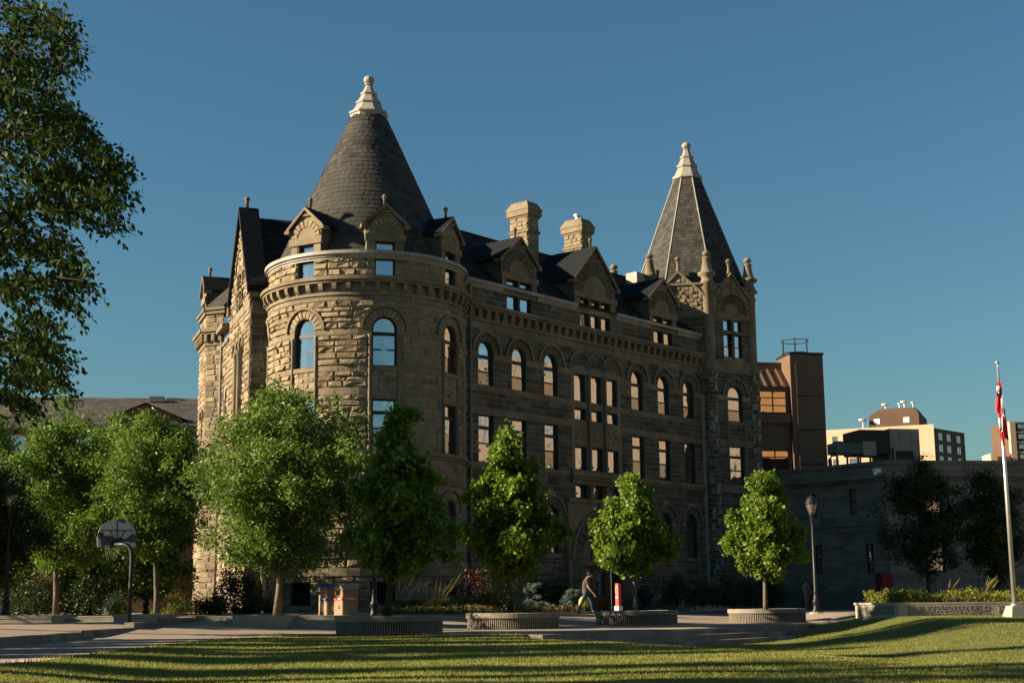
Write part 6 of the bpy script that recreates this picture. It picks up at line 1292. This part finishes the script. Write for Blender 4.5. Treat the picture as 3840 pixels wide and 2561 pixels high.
def head(mb, c, rx, ry, rz_, fwd):
    n_, m_ = 16, 12
    for j in range(m_ + 1):
        t = math.pi * j / m_
        for i in range(n_):
            a = 2 * math.pi * i / n_; x_, y_, z_ = math.sin(t) * math.cos(a), math.sin(t) * math.sin(a), math.cos(t)
            k = 1 - .18 * max(0, -z_) ; fx_ = x_ * rx * k
            if x_ > .9 and -.35 < z_ < .05: fx_ += .022
            if x_ > .75 and .05 < z_ < .35 and abs(abs(y_) - .35) < .2: fx_ -= .008
            mb.v.append((c[0] + fx_, c[1] + y_ * ry * k, c[2] + z_ * rz_))
    mb.f += [(j * n_ + i, j * n_ + (i + 1) % n_, (j + 1) * n_ + (i + 1) % n_, (j + 1) * n_ + i) for j in range(m_) for i in range(n_)]
pb_ = pX(2200, 61, .335); pe = thing('person', pb_, 'person in brown t-shirt and jeans walking with head bowed, carrying a yellow bag', 'person', None, math.radians(4))
# facing +X; near side is -Y
body = chain([[(0, 0, .93, (.09, .08)), (-.01, 0, 1.08, (.11, .09)), (-.02, 0, 1.24, (.12, .1)), (.0, 0, 1.38, (.11, .09)), (.055, 0, 1.47, .06), (.1, 0, 1.53, .052)],
  [(.0, 0, 1.38, (.11, .09)), (.01, -.16, 1.39, .065), (.02, -.21, 1.25, .052), (.06, -.225, 1.10, .044), (.17, -.22, .96, .038), (.27, -.21, .85, .028), (.30, -.205, .80, .030), (.325, -.2, .76, .02)],
  [(.0, 0, 1.38, (.11, .09)), (.01, .16, 1.39, .065), (-.03, .22, 1.22, .05), (-.05, .23, 1.08, .043), (-.05, .23, .93, .036), (-.03, .235, .80, .026), (-.02, .235, .74, .028)],
  [(0, 0, .93, (.09, .08)), (-.03, -.085, .84, .07), (-.12, -.095, .62, .078), (-.2, -.1, .44, .06), (-.33, -.1, .22, .05), (-.42, -.1, .075, .042), (-.33, -.105, .035, .036), (-.26, -.11, .03, .03)],
  [(0, 0, .93, (.09, .08)), (.05, .085, .84, .07), (.16, .095, .64, .078), (.22, .1, .47, .06), (.25, .1, .26, .05), (.28, .1, .08, .042), (.38, .1, .06, .036), (.44, .1, .07, .028)]])
bo_ = skin_obj('body', M['skin'], *body, pe)
tsh = chain([[(-.005, 0, .79, (.20, .17)), (-.005, 0, .88, (.195, .165)), (-.005, 0, .96, (.185, .155)), (-.012, 0, 1.08, (.165, .138)), (-.02, 0, 1.24, (.166, .135)), (.0, 0, 1.38, (.148, .122)), (.045, 0, 1.45, .075)], [(.0, 0, 1.38, (.148, .122)), (.01, -.165, 1.39, .075), (.02, -.213, 1.27, .066), (.045, -.222, 1.17, .066)], [(.0, 0, 1.38, (.148, .122)), (.01, .165, 1.39, .075), (-.03, .222, 1.25, .064), (-.045, .23, 1.15, .064)]])
skin_obj('shirt', M['shirt'], *tsh, pe)
jn = chain([[(0, 0, 1.02, (.165, .135)), (0, 0, .9, (.17, .14))], [(0, 0, .9, (.17, .14)), (-.035, -.092, .83, .108), (-.12, -.097, .62, .09), (-.2, -.1, .44, .075), (-.32, -.1, .23, .066), (-.40, -.1, .1, .062)], [(0, 0, .9, (.17, .14)), (.055, .092, .83, .108), (.16, .097, .64, .09), (.22, .1, .47, .075), (.25, .1, .26, .066), (.278, .1, .12, .062)]])
skin_obj('jeans', M['jeans'], *jn, pe)
for pts_ in ([(-.43, -.1, .06), (-.36, -.105, .04), (-.24, -.11, .03)], [(.27, .1, .06), (.36, .1, .05), (.46, .1, .06)]):
    V, Ed, R = chain([[(*p, r) for p, r in zip(pts_, (.048, .046, .036))]]); skin_obj('shoe', M['shoe'], V, Ed, R, pe)
hm_ = MB(); head(hm_, (.155, 0, 1.61), .095, .075, .115, 1); hm_.build('head', M['skin'], pe, None, True)
hr = MB(); head(hr, (.142, 0, 1.635), .105, .085, .105, 1); hr.f = [f_ for f_ in hr.f if sum(hr.v[i][2] for i in f_) / len(f_) > 1.60 or sum(hr.v[i][0] for i in f_) / len(f_) < .125]; hr.build('hair', M['hair'], pe, None, True)
mk_ = MB(); head(mk_, (.168, 0, 1.565), .092, .074, .062, 1); mk_.f = [f_ for f_ in mk_.f if sum(mk_.v[i][0] for i in f_) / len(f_) > .17]; mk_.build('face_mask', M['mask'], pe, None, True)
for s_, (hx, hy, hz), dx in ((-1, (.325, -.2, .76), .06), (1, (-.02, .235, .73), .0)):
    for k in range(5):
        yy = hy + (k - 2) * .017 if k < 4 else hy - s_ * -.03; L = (.075, .085, .08, .065, .055)[k]; c_ = chain([[(hx - dx * .2, yy if k < 4 else hy, hz + .03, .012), (hx + dx * .5 + (.02 if k == 4 else 0), yy, hz - L * .45, .0095), (hx + dx * .3 - .015, yy, hz - L, .008)]]); skin_obj('finger', M['skin'], *c_, bo_, sub=1)
bg = thing('shopping_bag', pb_ + Vector((-.08, .26, .28)), 'yellow plastic shopping bag hanging from the walking person', 'bag'); mb = MB(); n_ = 18
for j, (z_, rx, ry) in enumerate(((0, .13, .05), (.02, .2, .08), (.12, .22, .09), (.28, .19, .07), (.38, .12, .045), (.46, .03, .02))):
    for i in range(n_): a = 2 * math.pi * i / n_; k = 1 + .06 * math.sin(a * 5 + j); mb.v.append((rx * k * math.cos(a) - .03, ry * k * math.sin(a), z_))
mb.f = [(j * n_ + i, j * n_ + (i + 1) % n_, (j + 1) * n_ + (i + 1) % n_, (j + 1) * n_ + i) for j in range(5) for i in range(n_)] + [tuple(range(n_))]; mb.build('sack', M['bagy'], bg, None, True)
def bystander(x, Y, label, cloth_, seed, rz):
    b = pX(x, Y, .33); t = thing('person', b, label, 'person', None, rz); rd = random.Random(seed)
    bodyc = chain([[(0, 0, .9, (.14, .12)), (0, 0, 1.1, (.13, .11)), (0, 0, 1.32, (.14, .11)), (.01, 0, 1.44, .055), (.02, 0, 1.52, .05)], [(0, 0, 1.32, (.14, .11)), (0, -.17, 1.34, .06), (.02, -.22, 1.1, .045), (.08, -.2, .88, .034), (.11, -.18, .78, .028)], [(0, 0, 1.32, (.14, .11)), (0, .17, 1.34, .06), (-.02, .22, 1.1, .045), (0, .22, .86, .034), (.02, .21, .76, .028)], [(0, 0, .9, (.14, .12)), (.02, -.09, .8, .095), (.08, -.1, .46, .06), (.03, -.1, .08, .042), (.14, -.1, .04, .034)], [(0, 0, .9, (.14, .12)), (-.02, .09, .8, .095), (-.05, .1, .46, .06), (-.14, .1, .08, .042), (-.03, .1, .04, .034)]])
    skin_obj('body', M['skin'], *bodyc, t); dr = chain([[(0, 0, .62, (.21, .19)), (0, 0, .9, (.16, .14)), (0, 0, 1.1, (.145, .125)), (0, 0, 1.32, (.155, .125)), (.01, 0, 1.41, .08)]]); skin_obj('clothing', cloth_, *dr, t)
    mb = MB(); head(mb, (.03, 0, 1.6), .092, .075, .115, 1); mb.build('head', M['skin'], t, None, True); mb = MB(); head(mb, (.015, 0, 1.62), .1, .085, .11, 1); mb.f = [f_ for f_ in mb.f if sum(mb.v[i][2] for i in f_) / len(f_) > 1.61 or sum(mb.v[i][0] for i in f_) / len(f_) < .0]; mb.build('hair', M['hair'], t, None, True)
bystander(3026, 84, 'dim figure in pale blue standing in shade left of the right lamp post', M['dress_b'], 1, -1.2); bystander(3074, 84.5, 'dim figure in dull pink standing in shade right of the right lamp post', M['dress_p'], 2, -2.0)
